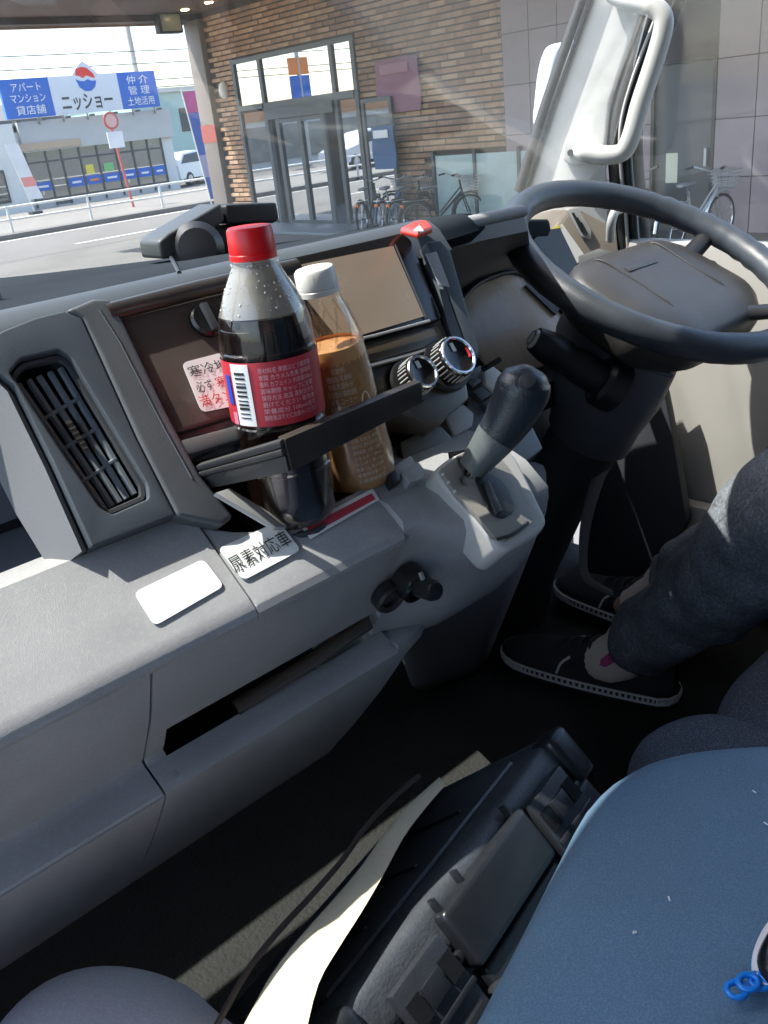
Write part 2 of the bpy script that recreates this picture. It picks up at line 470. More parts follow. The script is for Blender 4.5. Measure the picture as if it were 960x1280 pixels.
plate('emblem_top', [e0+V((a*1.15, 0, b*1.15)) for a, b in ((-.36, .10), (-.3, .3), (-.08, .36), (.12, .32), (.33, .12), (.36, -.02), (.2, .02), (.05, .08), (-.1, .0), (-.22, .07))], (0, -1, 0), .012, 0, SIGNR, sg)
plate('emblem_bottom', [e0+V((a*1.15, 0, b*1.15)) for a, b in ((-.38, -.02), (-.24, -.08), (-.06, -.1), (.06, -.04), (.2, -.1), (.38, -.1), (.3, -.3), (.12, -.42), (-.1, -.42), (-.3, -.28))], (0, -1, 0), .012, 0, BLUESIGN, sg)
U_, W_ = (1, 0, 0), (0, 0, 1)
text('lettering', 'ニッショー', (18.2, Ys-.012, zb+.42), U_, W_, .68, SIGNK, sg, width=2.25, bold=.02)
for s_, z_ in (('アパート', 1.10), ('マンション', .70), ('貸店舗', .28)):
    text('lettering', s_, (15.75, Ys-.012, zb+z_), U_, W_, .36, INKW, sg, width=1.42 if len(s_) == 5 else 1.2)
for s_, z_ in (('仲 介', 1.10), ('管 理', .70), ('土地活用', .28)):
    text('lettering', s_, (20.62, Ys-.012, zb+z_), U_, W_, .36, INKW, sg, width=1.25 if len(s_) == 4 else 1.0)
for i in range(7):
    tube('strut', [(15+i*1.05, Ys+.22, G+3.2), (15+i*1.05, Ys+.22, zt-.1)], .03, METALD, sg, 6)
    boxlo('sign_lamp', (14.95+i*1.05, Ys-.22, zb-.14), (15.12+i*1.05, Ys-.02, zb-.06), FRAME, sg)

# houses behind and beside
TEAL = mat('pale_teal_wall', (.36, .50, .47), .8, var=.05, vscale=1)
hs = thing('teal_building', 'pale teal building to the right of the shop, behind the parked van', 'building', (25, 46, G))
boxlo('wall', (23.6, 44, G), (31, 52, G+4.3), TEAL, hs)
boxlo('roof', (23.4, 43.8, G+4.3), (31.2, 52.2, G+4.5), SHOPG, hs)
boxlo('window', (24.2, 43.94, G+2.4), (25.6, 44, G+3.5), FRAME, hs)
boxlo('window', (26.2, 43.94, G+2.4), (27.6, 44, G+3.5), FRAME, hs)
hs = thing('distant_house', 'low grey-roofed house behind the shop roof sign', 'building', (14, 62, G))
boxlo('wall', (16, 60, G), (27, 68, G+4.1), SHOPW, hs)
plate('roof', [(15.5, 59.6, G+4.1), (27.5, 59.6, G+4.1), (26, 64, G+5.2), (17, 64, G+5.2)], (0, -.3, .95), .1, .1, mat('slate_roof', (.12, .12, .13), .8), hs)
# utility pole and wires
up = thing('utility_pole', 'thin concrete utility pole rising behind the blue roof sign', 'pole', (25.3, 46, G))
tube('shaft', [(25.3, 46, G), (25.3, 46, G+11.5)], [.17, .11], mat('pole_concrete', (.3, .3, .29), .8), up, 10)
for i in range(3): tube('cross_arm', [(24.4, 46, G+8.4+i*1.1), (26.2, 46, G+8.4+i*1.1)], .05, METALD, up, 6)
WIRE = mat('black_cable', (.02, .02, .022), .6)
wl = ['uppermost black overhead cable above the roof sign', 'overhead cable just over the top edge of the roof sign', 'overhead cable crossing right of the roof sign', 'lowest overhead cable right of the roof sign']
for i, (za, zb_) in enumerate(((6.25, 6.0), (5.75, 5.45), (5.05, 4.7), (4.75, 4.35))):
    P = [V((-40+t*13, 43+i*.25, G+za+(zb_-za)*t/10+.3*((t/5-1)**2))) for t in range(11)]
    tag(tube('overhead_cable', P, .022, WIRE, None, 5, smoothpath=2), wl[i], 'cable', 'overhead cables')
# red bus-stop style post
REDP = mat('red_post_paint', (.55, .12, .10), .6)
rp = thing('road_sign', 'slim red post with a round red-rimmed sign and white plate in front of the shop', 'road sign', (0, 0, 0))
b0 = at_y(167, 258, 29.5); b0.z = G+.13; b1 = at_y(137, 142, 29.5)
b1 = V((b0.x-.25, 29.5, b1.z))
rp.location = b0
tube('post', [b0, b1], .042, REDP, rp, 8)
lathe('disc', [(.01, 0), (.27, 0), (.27, .03), (.01, .03)], b1+V((.02, -.1, -.22)), (0, -1, 0), REDP, rp, 24)
lathe('disc_face', [(.01, 0), (.20, 0), (.20, .012), (.01, .012)], b1+V((.02, -.131, -.22)), (0, -1, 0), mat('sign_pinkish', (.75, .45, .4), .5), rp, 24)
boxlo('plate', (b1.x-.22, 29.36, b1.z-1.05), (b1.x+.33, 29.39, b1.z-.55), INKW, rp)
# nobori banners
def banner(name, label, x, y, z0, w, h, cols, lean=.06, n=8):
    t = thing(name, label, 'banner', (x, y, z0), 'advertising flags')
    tube('pole', [(x, y, z0), (x+lean*-h, y, z0+h+.25)], .02, FENW, t, 6)
    tube('cross_bar', [(x-lean*h, y, z0+h+.2), (x-lean*h+w, y, z0+h+.2)], .012, FENW, t, 6)
    k = len(cols); zz = z0+h+.18
    for (c, f) in cols:
        hh = h*f; rows = []
        for i in range(n+1):
            zr = zz-hh*i/n; xo = x-lean*(zr-z0)
            rows.append([V((xo+.02+w*j/6, y+.03*math.sin(j*1.3+i*.7+zr*2)*(j/6), zr)) for j in range(7)])
        loft('flag_cloth', rows, c, t, closed=False, solid=.004)
        zz -= hh
    box('weight_base', (x, y, z0+.05), (.4, .4, .1), CHAR, t, .02)
    return t
MAG = mat('magenta_cloth', (.62, .05, .30), .8); BLU2 = mat('blue_cloth', (.10, .18, .55), .8); WHC = mat('white_cloth', (.75, .75, .75), .8); PALB = mat('pale_lilac_cloth', (.5, .5, .7), .8)
p = at_y(266, 248, 24.6)
banner('nobori_banner', 'tall magenta and blue advertising flag beside the canopy column', p.x-.05, 24.6, G, .62, 3.15, [(MAG, .18), (BLU2, .37), (PALB, .2), (BLU2, .2)], .12)
p = at_y(38, 240, 34)
banner('nobori_banner', 'small white advertising flag at the shop entrance', p.x, 34, G+.13, .5, 2.2, [(WHC, .5), (mat('coral_cloth', (.8, .3, .25), .8), .15), (WHC, .2)], .22)

# ---- cars
def car(name, label, loc, rz, col, group='parked cars'):
    t = thing(name, label, 'car', loc, group, rz)
    body = [(-2.0, .35), (-2.05, .75), (-1.95, 1.0), (-1.4, 1.45), (-.2, 1.52), (.5, 1.45), (1.1, 1.0), (1.9, .85), (2.1, .6), (2.05, .32)]
    R = []
    for s, w in ((-1, .70), (-.9, .80), (0, .82), (.9, .80), (1, .70)):
        pass
    bm = bmesh.new(); rr = []
    for y, k in ((-.80, .93), (-.74, 1.0), (0, 1.02), (.74, 1.0), (.80, .93)):
        rr.append([bm.verts.new((x*(.985 if k < 1 else 1), y*(1.0 if z < 1.02 else .88), .35+(z-.35)*k)) for x, z in body])
    n = len(body)
    for i in range(4):
        for j in range(n): bm.faces.new((rr[i][j], rr[i][(j+1) % n], rr[i+1][(j+1) % n], rr[i+1][j]))
    bm.faces.new(rr[0][::-1]); bm.faces.new(rr[-1])
    finish('body', bm, col, t, 30, local=True)
    for s in (-1, 1):
        pl = [(-1.75, 1.02), (-1.32, 1.38), (-.2, 1.44), (.42, 1.38), (.95, 1.02)]
        bm = bmesh.new(); f = bm.faces.new([bm.verts.new((x, s*(.79-.10*(z-1.0)/.45)+s*.012, z)) for x, z in pl])
        finish('side_window', bm, BLACKG, t, 0, local=True)
        for x in (-1.25, 1.3):
            bm = bmesh.new(); b_lathe(bm, [(.02, -.11), (.25, -.11), (.31, -.08), (.31, .08), (.25, .11), (.02, .11)], (x, s*.72, .31), (0, 1, 0), 18)
            w = finish('wheel', bm, RUBBER, t, 40, local=True)
            bm = bmesh.new(); b_lathe(bm, [(.02, 0), (.19, 0), (.17, .012), (.02, .012)], (x, s*.832, .31), (0, s, 0), 12)
            finish('rim', bm, SILVER, w, 40, local=True)
        bm = bmesh.new(); b_box(bm, V((2.02, s*.58, .72)), (.14, .3, .14)); finish('headlight', bm, INKW, t, 0, local=True)
        bm = bmesh.new(); b_box(bm, V((-2.0, s*.62, .8)), (.08, .2, .2)); finish('tail_light', bm, INKR, t, 0, local=True)
    return t
CARW = mat('white_car_paint', (.75, .75, .76), .25, coat=.5)
car('parked_car', 'white car parked right of the shop, partly behind the flag', (24.2, 40.5, G), .4, CARW)
car('parked_car', 'white hatchback mirrored in the entrance doors', (-1.5, 31.2, G+.13), .0, CARW)
car('parked_car', 'silver hatchback mirrored left of the entrance doors', (-6.5, 30.9, G+.13), .05, SILVER)
# building only seen mirrored in the entrance glass
rb = thing('mirrored_store', 'store with orange and blue fascia mirrored in the entrance glass', 'building', (-9, 44, G))
boxlo('wall', (-22, 44, G), (6, 50, G+3.1), SHOPW, rb)
boxlo('fascia', (-22, 43.8, G+2.5), (-2, 44, G+3.2), mat('faded_orange', (.5, .25, .12), .6), rb)
boxlo('fascia', (-2, 43.8, G+2.5), (6, 44, G+3.2), mat('rose_fascia', (.6, .1, .15), .6), rb)
boxlo('window', (-20, 43.9, G+.4), (4, 44, G+2.2), INTER, rb)
rs = thing('pylon_sign', 'orange over blue pylon sign mirrored in the entrance transom', 'sign', (-6, 41, G))
tube('post', [(-6, 41, G), (-6, 41, G+6)], .12, SILVER, rs, 8)
boxlo('sign_face', (-6.6, 40.9, G+4.5), (-5.4, 41.1, G+5.3), ORANGE, rs)
boxlo('sign_face', (-6.6, 40.9, G+3.3), (-5.4, 41.1, G+4.45), BLUESIGN, rs)

# ---- brick building with entrance (front plane at X = 13)
FX = 13.0
BRK = mat('tan_brick', (.37, .215, .125), .85, grain=.5, gscale=120, var=.22, vscale=3.5)
BRK2 = mat('dark_tan_brick', (.28, .16, .095), .85, grain=.5, gscale=120, var=.2, vscale=3.5)
BRK3 = mat('pale_tan_brick', (.45, .29, .175), .85, grain=.5, gscale=120, var=.2, vscale=3.5)
MORT = mat('dark_mortar', (.06, .045, .035), .9)
FRG = mat('grey_green_door_frame', (.075, .085, .09), .45)
EGLASS = glass('entrance_glass', (.5, .53, .52), refl=.62)
bd = thing('brick_building', 'tan brick building with a glazed entrance beside the truck', 'building', (FX, 16, G))
ztop = G+4.75
opY0, opY1, opZ = 14.75, 19.12, G+3.63
def bw(name, y0, y1, z0, z1, x0=FX+.03, x1=FX+.4, m=MORT): return boxlo(name, (x0, y0, z0), (x1, y1, z1), m, bd)
bw('wall', 19.12, 20.06, G, ztop); bw('wall', 11.0, 14.75, G, ztop); bw('wall', 14.75, 19.12, opZ, ztop)
# bricks: real pieces, proud of the mortar
cells = []
ch, bl = .108, .40
nr = int((ztop-G)/ch)
for r in range(nr):
    z0 = G+r*ch+.008; z1 = z0+ch-.030
    y = 20.06-(bl*.5 if r % 2 else 0)
    while y > 11.0:
        y1 = min(y, 20.06); y0 = max(y-bl+.007, 11.0)
        segs = [(y0, y1)]
        if z0 < opZ:
            segs = []
            for a, b in ((y0, y1),):
                if b <= opY0 or a >= opY1: segs.append((a, b))
                elif a < opY0: segs.append((a, opY0))
                elif b > opY1: segs.append((opY1, b))
        if z0 < G+1.36: segs = [s for s in segs if s[0] > 12.75]
        for a, b in segs:
            if b-a > .04: cells.append((a, b, z0, z1))
        y -= bl
cells.sort(key=lambda c: abs((c[0]+c[1])/2-19.4)+.25*abs(c[2]-G-3.5))
shared = {}
rest = bmesh.new()
for i, (a, b, z0, z1) in enumerate(cells):
    pr = random.uniform(.012, .03)
    if i < 290:
        k = (round(b-a, 3), round(z1-z0, 3), random.randint(0, 2))
        if k not in shared:
            bm = bmesh.new(); b_box(bm, V((0, 0, 0)), (.06, k[0], k[1])); bevel_bm(bm, .005, 1)
            me = bpy.data.meshes.new('brick'); bm.to_mesh(me); bm.free(); me.materials.append((BRK, BRK2, BRK3)[k[2]]); shared[k] = me
        o = bpy.data.objects.new('brick', shared[k]); o.location = V((FX+.045-pr, (a+b)/2, (z0+z1)/2))-bd.location
        link(o, bd)
    else:
        vs_ = b_box(rest, V((FX+.045-pr, (a+b)/2, (z0+z1)/2)), (.06, b-a, z1-z0))
        mi = random.choice((0, 0, 1, 2))
        for f in {f for v in vs_ for f in v.link_faces}: f.material_index = mi
o = finish('brick_courses', rest, BRK, bd, 0); o.data.materials.append(BRK2); o.data.materials.append(BRK3); tag(o, kind='stuff')
# entrance frames
def fr(name, y0, y1, z0, z1, d=.09, m=FRG, x=FX): return boxlo(name, (x-d/2, y0, z0), (x+d/2, y1, z1), m, bd)
fr('lintel', opY0, opY1, opZ-.09, opZ, .12)
for y in (19.06, 18.02, 15.5, 14.82): fr('mullion', y-.055, y+.055, G, opZ-.09, .1)
fr('transom', 14.875, 18.965-1.0, G+2.52, G+2.66, .14); fr('transom', 18.075, 19.005, G+2.55, G+2.66, .14)
fr('header_box', 15.56, 17.96, G+2.3, G+2.518, .2)
for y in (17.62, 16.82, 16.0): fr('door_stile', y-.065, y+.065, G+.02, G+2.298, .06, x=FX-.02)
fr('door_rail', 16.06, 17.56, G+.02, G+.12, .05, x=FX-.02); fr('door_rail', 16.06, 17.56, G+2.2, G+2.29, .05, x=FX-.02)
def pane(y0, y1, z0, z1, x=FX+.0): return boxlo('pane', (x-.004, y0, z0), (x+.004, y1, z1), EGLASS, bd)
for a, b in ((18.075, 19.005), (15.555, 17.965), (14.875, 15.445)): pane(a, b, G+2.66, opZ-.09)
for a, b in ((18.075, 19.005), (16.885, 17.555), (16.065, 16.755), (14.875, 15.445)): pane(a, b, G+.12, G+2.2 if 16 < a < 17.6 else G+2.5)
boxlo('door_sticker', (FX-.035, 16.8, G+.95), (FX-.03+.02, 16.86, G+1.5), REDP, bd)
boxlo('vestibule_floor', (FX+.02, 14, G+.004), (FX+6, 19.5, G+.02), mat('vestibule_tiles', (.12, .13, .14), .4), bd)
boxlo('vestibule_wall', (FX+6, 13, G), (FX+6.2, 20.06, ztop), mat('dark_interior', (.10, .09, .08), .8), bd)
boxlo('end_wall', (FX+.4, 20.0, G), (FX+6.2, 20.06, ztop), MORT, bd)
boxlo('step', (FX-1.3, 14.4, G+.005), (FX-.1, 19.6, G+.06), mat('blue_grey_step', (.16, .19, .21), .6, var=.1, vscale=2), bd, .01)
# open glazed leaf standing out at right of the entrance
leaf = thing('entrance_door_leaf', 'open glazed door leaf standing out from the entrance, right of the sliding doors', 'door', (FX-.1, 14.6, G))
for y in (14.55, 13.75): boxlo('stile', (FX-.16, y-.04, G+.01), (FX-.10, y+.04, G+2.45), FRG, leaf)
for z in (.05, 2.38): boxlo('rail', (FX-.16, 13.79, G+z), (FX-.10, 14.51, G+z+.08), FRG, leaf)
boxlo('pane', (FX-.135, 13.79, G+.13), (FX-.125, 14.51, G+2.38), EGLASS, leaf)
wlp = thing('wall_lamp', 'oval white wall lamp on the brick pier beside the entrance', 'lamp', (FX, 19.56, G+3.05))
bm = bmesh.new(); bmesh.ops.create_uvsphere(bm, u_segments=16, v_segments=10, radius=1, matrix=Matrix.Translation((FX-.04, 19.56, G+3.05)) @ Matrix.Diagonal((.12, .13, .19, 1)))
finish('diffuser', bm, mat('opal_lamp', (.75, .72, .65), .4), wlp, 60)
boxlo('back_plate', (FX-.03, 19.48, G+2.9), (FX+.02, 19.64, G+3.2), METALD, wlp, .01)
# tall hanging poster + small flag on the brick
def poster(name, label, y0, y1, z0, z1, m, m2, x=FX-.06):
    t = thing(name, label, 'banner', (x, (y0+y1)/2, z0))
    rows = [[V((x-.02*math.sin(i*.9+j*.6), y0+(y1-y0)*j/6, z1+(z0-z1)*i/8)) for j in range(7)] for i in range(9)]
    loft('cloth', rows, m, t, closed=False, solid=.004)
    boxlo('print', (x-.045, y0+.2*(y1-y0), z1-.28*(z1-z0)), (x-.04, y0+.85*(y1-y0), z1-.1*(z1-z0)), m2, t)
    tube('rod', [(x, y0-.05, z1), (x, y1+.05, z1)], .015, METALD, t, 6)
poster('hanging_banner', 'mauve hanging banner on the brick wall right of the entrance', 12.98, 14.18, G+2.15, G+3.1, mat('mauve_cloth', (.30, .14, .19), .8), mat('mauve_print', (.42, .22, .27), .8))
poster('small_flag', 'blue flag on the brick wall above the bicycles', 13.55, 14.2, G+1.15, G+1.95, mat('blue_flag_cloth', (.06, .13, .25), .8), INKW, FX-.3)
# pale aqua screen panels
AQUA = mat('pale_aqua_panel', (.36, .47, .45), .35, var=.06, vscale=3)
sc = thing('aqua_screen', 'pale aqua low screen panels behind the parked bicycles', 'screen', (FX, 11.7, G))
for a, b in ((12.72, 11.74), (11.68, 10.7), (10.64, 9.7)):
    boxlo('panel', (FX-.06, b, G+.08), (FX-.03, a, G+1.32), AQUA, sc, .005)
for a in (12.77, 11.71, 10.67, 9.67): boxlo('post', (FX-.09, a-.03, G), (FX-.0, a+.03, G+1.4), FRG, sc)
# mauve tiled wall to the right
MAU = mat('mauve_tile', (.30, .235, .24), .6, grain=.2, gscale=80, var=.06, vscale=2)
MAU2 = mat('mauve_tile_darker', (.27, .215, .22), .6, grain=.2, gscale=80, var=.06, vscale=2)
JOINT = mat('dark_tile_joint', (.10, .08, .085), .9)
mw = thing('tiled_wall', 'mauve panel-tiled wall right of the driver window', 'wall', (FX, 6, G))
boxlo('backing', (FX+.02, 2.5, G), (FX+.4, 7.05, ztop), JOINT, mw); boxlo('backing', (FX+.02, 8.1, G), (FX+.4, 11.0-.002, ztop), JOINT, mw)
boxlo('backing', (FX+.02, 7.05, G+2.42), (FX+.4, 8.1, ztop), JOINT, mw)
for k, (ya, yb) in enumerate([(7.05-.6*i, 7.05-.6*(i+1)) for i in range(7)]+[(11.0-.58*i, 11.0-.58*(i+1)) for i in range(5)]):
    for r in range(6):
        boxlo('tile', (FX-.005-.004*random.random(), yb+.008, G+.79*r+.008), (FX+.03, ya-.008, G+.79*(r+1)-.008), random.choice((MAU, MAU, MAU2)), mw)
sd = thing('steel_door', 'tall dark grey flush door set in the mauve wall', 'door', (FX, 7.6, G))
boxlo('leaf', (FX+.05, 7.1, G), (FX+.1, 8.05, G+2.38), mat('dark_grey_door', (.085, .085, .09), .45, var=.05, vscale=3), sd)
for a, b, c, d in ((8.05, 8.1, 0, 2.42), (7.05, 7.1, 0, 2.42)): boxlo('frame', (FX-.02, a, G+c), (FX+.12, b, G+d), BLACK, sd)
boxlo('lintel', (FX-.02, 7.1, G+2.38), (FX+.12, 8.05, G+2.42), BLACK, sd)
boxlo('handle', (FX-.02, 7.16, G+.95), (FX+.05, 7.2, G+1.2), SILVER, sd)
p = at_x(845, 220, FX-.0)
boxlo('notice', (FX+.045, 7.66, G+.72), (FX+.049, 7.86, G+1.15), mat('cream_notice', (.7, .68, .5), .6), sd)
# canopy: soffit, edge beam, column, downlights, floodlight
BEAM = mat('dark_brown_beam', (.075, .055, .048), .6, var=.1, vscale=1)
SOFF = mat('brown_soffit', (.14, .09, .075), .7, var=.08, vscale=1)
cn = thing('canopy', 'dark brown flat canopy over the entrance forecourt', 'canopy', (9, 14, G+4.7))
boxlo('soffit', (7.3, 3.0, ztop), (FX+.4, 20.35, ztop+.12), SOFF, cn)
boxlo('edge_beam', (7.1, 20.35, G+4.62), (FX+.75, 20.75, G+5.5), BEAM, cn)
boxlo('edge_trim', (7.1, 20.76, G+4.58), (FX+.75, 20.82, G+4.70), mat('copper_trim', (.45, .25, .15), .5), cn)
boxlo('roof_deck', (7.1, 3.0, ztop+.122), (FX+.75, 20.348, G+5.4), BEAM, cn)
for y in (19.6, 18.6, 17.4, 16.2):
    lathe('downlight', [(.01, 0), (.09, 0), (.09, .02), (.01, .02)], (FX-.7, y, ztop-.021), (0, 0, 1), mat('warm_downlight', (1, .8, .5), .4, emit=((1, .75, .4), 8)), cn, 12)
cl = thing('canopy_column', 'grey-brown square column carrying the canopy corner', 'column', (FX, 20.4, G))
boxlo('shaft', (FX-.12, 20.1, G), (FX+.42, 20.72, G+4.62), mat('grey_brown_column', (.19, .165, .15), .6, var=.06, vscale=1.5), cl, .02)
boxlo('red_band', (FX-.125, 20.09, G+1.95), (FX-.121, 20.73, G+2.35), mat('red_band_film', (.32, .08, .06), .5), cl)
fl = thing('floodlight', 'square black floodlight hung under the canopy beam', 'lamp', (12.2, 20.3, G+4.6))
fp = at_y(210, 28, 20.2)
box('housing', fp, (.62, .22, .46), BLACK, fl, .03); box('lens', fp+V((-.0, -.13, -.02)), (.5, .03, .34), mat('floodlight_lens', (.25, .27, .24), .3), fl, .01)
box('bracket', fp+V((0, .05, .3)), (.1, .08, .2), METALD, fl)

# ---- bicycles
BIKESTEEL = mat('silver_bike_tube', (.62, .62, .6), .3, metal=.7); BIKEBLK = mat('black_bike_tube', (.03, .03, .035), .4); BIKEBL = mat('blue_bike_tube', (.05, .12, .25), .4)
TYRE = mat('bike_tyre', (.03, .03, .03), .8)
def bicycle(label, loc, rz, fm, basket=True, group='bicycles parked along the wall'):
    t = thing('bicycle', label, 'bicycle', loc, group, rz)
    def tb(n, P, r, m, sg_=6, par=t, closed=False, sp=0):
        bm = bmesh.new(); P = catmull(P, sp, closed) if sp else [V(p) for p in P]
        b_tube(bm, P, r, sg_, closed); return finish(n, bm, m, par, 50, local=True)
    for x in (-.55, .55):
        w = tb('wheel', [(x+.31*math.cos(a*math.pi/12), 0, .33+.31*math.sin(a*math.pi/12)) for a in range(24)], .02, TYRE, 6, t, True)
        tb('rim', [(x+.285*math.cos(a*math.pi/12), 0, .33+.285*math.sin(a*math.pi/12)) for a in range(24)], .010, CHROME, 5, w, True)
        bm = bmesh.new()
        for a in range(14):
            an = a*math.pi/7; b_tube(bm, [(x, 0, .33), (x+.285*math.cos(an), .0, .33+.285*math.sin(an))], .0025, 3)
        finish('spokes', bm, CHROME, w, 0, local=True)
        tb('mudguard', [(x+.36*math.cos(a), 0, .33+.36*math.sin(a)) for a in [math.radians(d) for d in (range(20, 181, 20) if x < 0 else range(60, 201, 20))]], .022, fm, 6)
    bm = bmesh.new()
    for P, r in (([(-.1, 0, .30), (.42, 0, .72)], .02), ([(-.1, 0, .30), (-.22, 0, .78)], .018), ([(-.1, 0, .30), (-.55, 0, .33)], .012), ([(-.20, 0, .68), (-.55, 0, .33)], .010), ([(-.06, 0, .40), (.40, 0, .80)], .014), ([(.44, 0, .62), (.38, 0, .92)], .02), ([(.44, .04, .62), (.55, .05, .33)], .012), ([(.44, -.04, .62), (.55, -.05, .33)], .012)):
        b_tube(bm, P, r, 7)
    finish('frame', bm, fm, t, 50, local=True)
    tb('handlebar', [(.14, .27, 1.03), (.22, .25, 1.04), (.33, .14, .99), (.37, 0, .96), (.33, -.14, .99), (.22, -.25, 1.04), (.14, -.27, 1.03)], .013, BIKESTEEL, 7, t, False, 4)
    for s in (-1, 1):
        tb('grip', [(.10, s*.275, 1.025), (.22, s*.25, 1.04)], .018, RUBBER)
        tb('pedal', [(-.1+s*.12, s*.06, .28), (-.1+s*.12, s*.18, .28)], .02, RUBBER)
    bm = bmesh.new()
    for i, (x, w, z) in enumerate(((-.38, .10, .86), (-.30, .11, .87), (-.2, .07, .86), (-.10, .03, .84))): pass
    loft_r = []
    for x, w, h in ((-.40, .05, .02), (-.36, .10, .035), (-.27, .095, .035), (-.17, .045, .03), (-.08, .025, .02)):
        loft_r.append([V((x, w*math.cos(a), .865+h*math.sin(a))) for a in [k*math.pi/5 for k in range(10)]])
    o = loft('saddle', [[p+V((0, 0, 0)) for p in r] for r in loft_r], mat('saddle_vinyl', (.25, .25, .25), .5), None); o.parent = t
    tb('seat_post', [(-.22, 0, .70), (-.25, 0, .85)], .013, CHROME)
    tb('carrier', [(-.28, .05, .66), (-.75, .06, .68), (-.75, -.06, .68), (-.28, -.05, .66)], .007, BIKESTEEL)
    box_l = None
    bm = bmesh.new(); b_box(bm, V((-.80, 0, .60)), (.03, .06, .06)); finish('reflector', bm, ORANGE, t, 0, local=True)
    if basket:
        bm = bmesh.new()
        def ring(z, a, b): return [V((.60+a*sx, b*sy, z)) for sx, sy in ((-1, -1), (1, -1), (1, 1), (-1, 1))]
        for k in range(6):
            f = k/5; b_tube(bm, ring(.72+.24*f, .10+.05*f, .12+.06*f), .005 if k < 5 else .009, 4, True)
        for k in range(7):
            f = -1+2*k/6
            for s in (-1, 1):
                b_tube(bm, [(.60+s*.10, f*.12, .72), (.60+s*.15, f*.18, .96)], .003, 4)
                b_tube(bm, [(.60+f*.10, s*.12, .72), (.60+f*.15, s*.18, .96)], .003, 4)
        for k in range(5): b_tube(bm, [(.50+.05*k, -.12, .72), (.50+.05*k, .12, .72)], .003, 4)
        finish('basket', bm, BIKESTEEL, t, 0, local=True)
    return t
def gz(x, y): q = at_z(x, y, G); return q
bicycle('silver city bicycle with wire basket against the mauve tiled wall', (11.7, 6.55, G), math.radians(-6), BIKESTEEL)
bicycle('bicycle with orange reflector half hidden behind the steering wheel', (12.1, 7.75, G), math.radians(20), BIKESTEEL, False)
bicycle('silver-handled bicycle nearest the open door leaf', (12.3, 13.35, G), math.radians(25), BIKEBL)
bicycle('dark bicycle in the middle of the parked row', (12.3, 12.85, G), math.radians(15), BIKEBLK)
bicycle('black bicycle in front of the pale aqua screen', (12.2, 11.9, G), math.radians(-20), BIKEBLK)
bicycle('dark blue bicycle at the left of the parked row', (12.2, 13.9, G), math.radians(30), BIKEBLK, False)

# ================================================================ TRUCK CAB SHELL
HEAD = mat('beige_headliner', (.52, .45, .37), .85, grain=.3, gscale=300)
FLOORM = mat('black_floor_mat', (.015, .016, .015), .85, grain=.8, gscale=160, var=.3, vscale=12)
SHELL = mat('grey_cab_metal', (.30, .31, .33), .6)
DOORP = mat('grey_door_trim', (.40, .385, .36), .6, grain=.25, gscale=1000, var=.04, vscale=8)
SEAL = mat('door_seal_rubber', (.012, .012, .012), .55)
WGLASS = glass('windscreen_glass', (.955, .97, .962), ior=1.52, dirt=.15, boost=2.0)
DGLASS = glass('door_glass', (.90, .92, .915), ior=1.5, dirt=.07)
XL, XR = -.52, 1.40
FZ = .13
tc = thing('truck_cab', 'grey truck cab shell with off-white pillar trim round the seats', 'truck cab', (.45, 0, FZ))
boxlo('cab_floor', (XL-.05, -.75, FZ-.08), (XR+.05, 1.25, FZ), FLOORM, tc)
boxlo('rear_wall', (XL-.05, -.80, FZ-.08), (XR+.05, -.752, 1.93), SHELL, tc)
boxlo('roof', (XL-.05, -.80, 1.89), (XR+.05, .76, 1.95), HEAD, tc, .01)
# windscreen: base line to header, slightly bowed
def wsY(z, x): return 1.06-.34*(z-.90) - .03*((x-.44)/.96)**2 - .06*((x-.44)/.96)**6
rows = []
for i in range(7):
    z = .80+(1.88-.80)*i/6
    rows.append([V((XL+(XR-XL)*j/16, wsY(z, XL+(XR-XL)*j/16), z)) for j in range(17)])
loft('windscreen', rows, WGLASS, tc, closed=False, solid=.004)
rows = [[V((XL+(XR-XL)*j/16, wsY(z, XL+(XR-XL)*j/16)+d, z)) for j in range(17)] for z, d in ((1.752, -.012), (1.84, -.03), (1.895, -.06))]
loft('windscreen_header', rows, HEAD, tc, closed=False, solid=.02)
boxlo('front_wall', (XL-.05, 1.08, FZ-.08), (XR+.05, 1.12, .86), CHAR, tc)
# unseen visor added below the header to keep sun off the driver's knees
def added_visor(x0, x1, zt, zb):
    P = [V((x, wsY(z, x)-.05+dy, z)) for x, z, dy in ((x0, zt, .0), (x1, zt, .0), (x1, zb, .03), (x0, zb, .03))]
    v_ = plate('added_sun_visor', P, (P[1]-P[0]).cross(P[3]-P[0]), .008, .008, HEAD, tc, .006, rnd=.03)
    tube('added_visor_rod', [P[0]+V((0, 0, .012)), P[1]+V((0, 0, .012))], .006, CHAR, v_, 8)
added_visor(.36, 1.26, 1.79, 1.47)
# doors: lower trim, window frame, glass
def door(side):
    X = XR if side > 0 else XL
    xo = X+side*.05
    a, b = sorted((X, xo))
    nm = 'driver' if side > 0 else 'passenger'
    d = boxlo('door', (a, -.30, FZ), (b, 1.02, .80), DOORP, tc, .012)
    boxlo('door_pillar', (a, -.75, FZ), (b, -.302, 1.88), SHELL, tc)
    boxlo('door_top_frame', (a, -.30, 1.67), (b, .82, 1.88), SHELL, tc)
    P = [V((X+side*.025, -.30, .801)), V((X+side*.025, .99, .801)), V((X+side*.025, .90, 1.05)), V((X+side*.025, .72, 1.67)), V((X+side*.025, -.30, 1.67))]
    plate('door_glass', P, (side, 0, 0), .002, .002, DGLASS, tc)
    return d
dr = door(1); door(-1)
box('armrest', (XR-.035, .28, .62), (.07, .5, .08), DOORP, dr, .02)
plate('door_pocket', [V((XR-.004, y, z)) for y, z in ((.05, .20), (.78, .20), (.80, .34), (.05, .36))], (-1, 0, 0), .035, 0, DOORP, dr, .012)
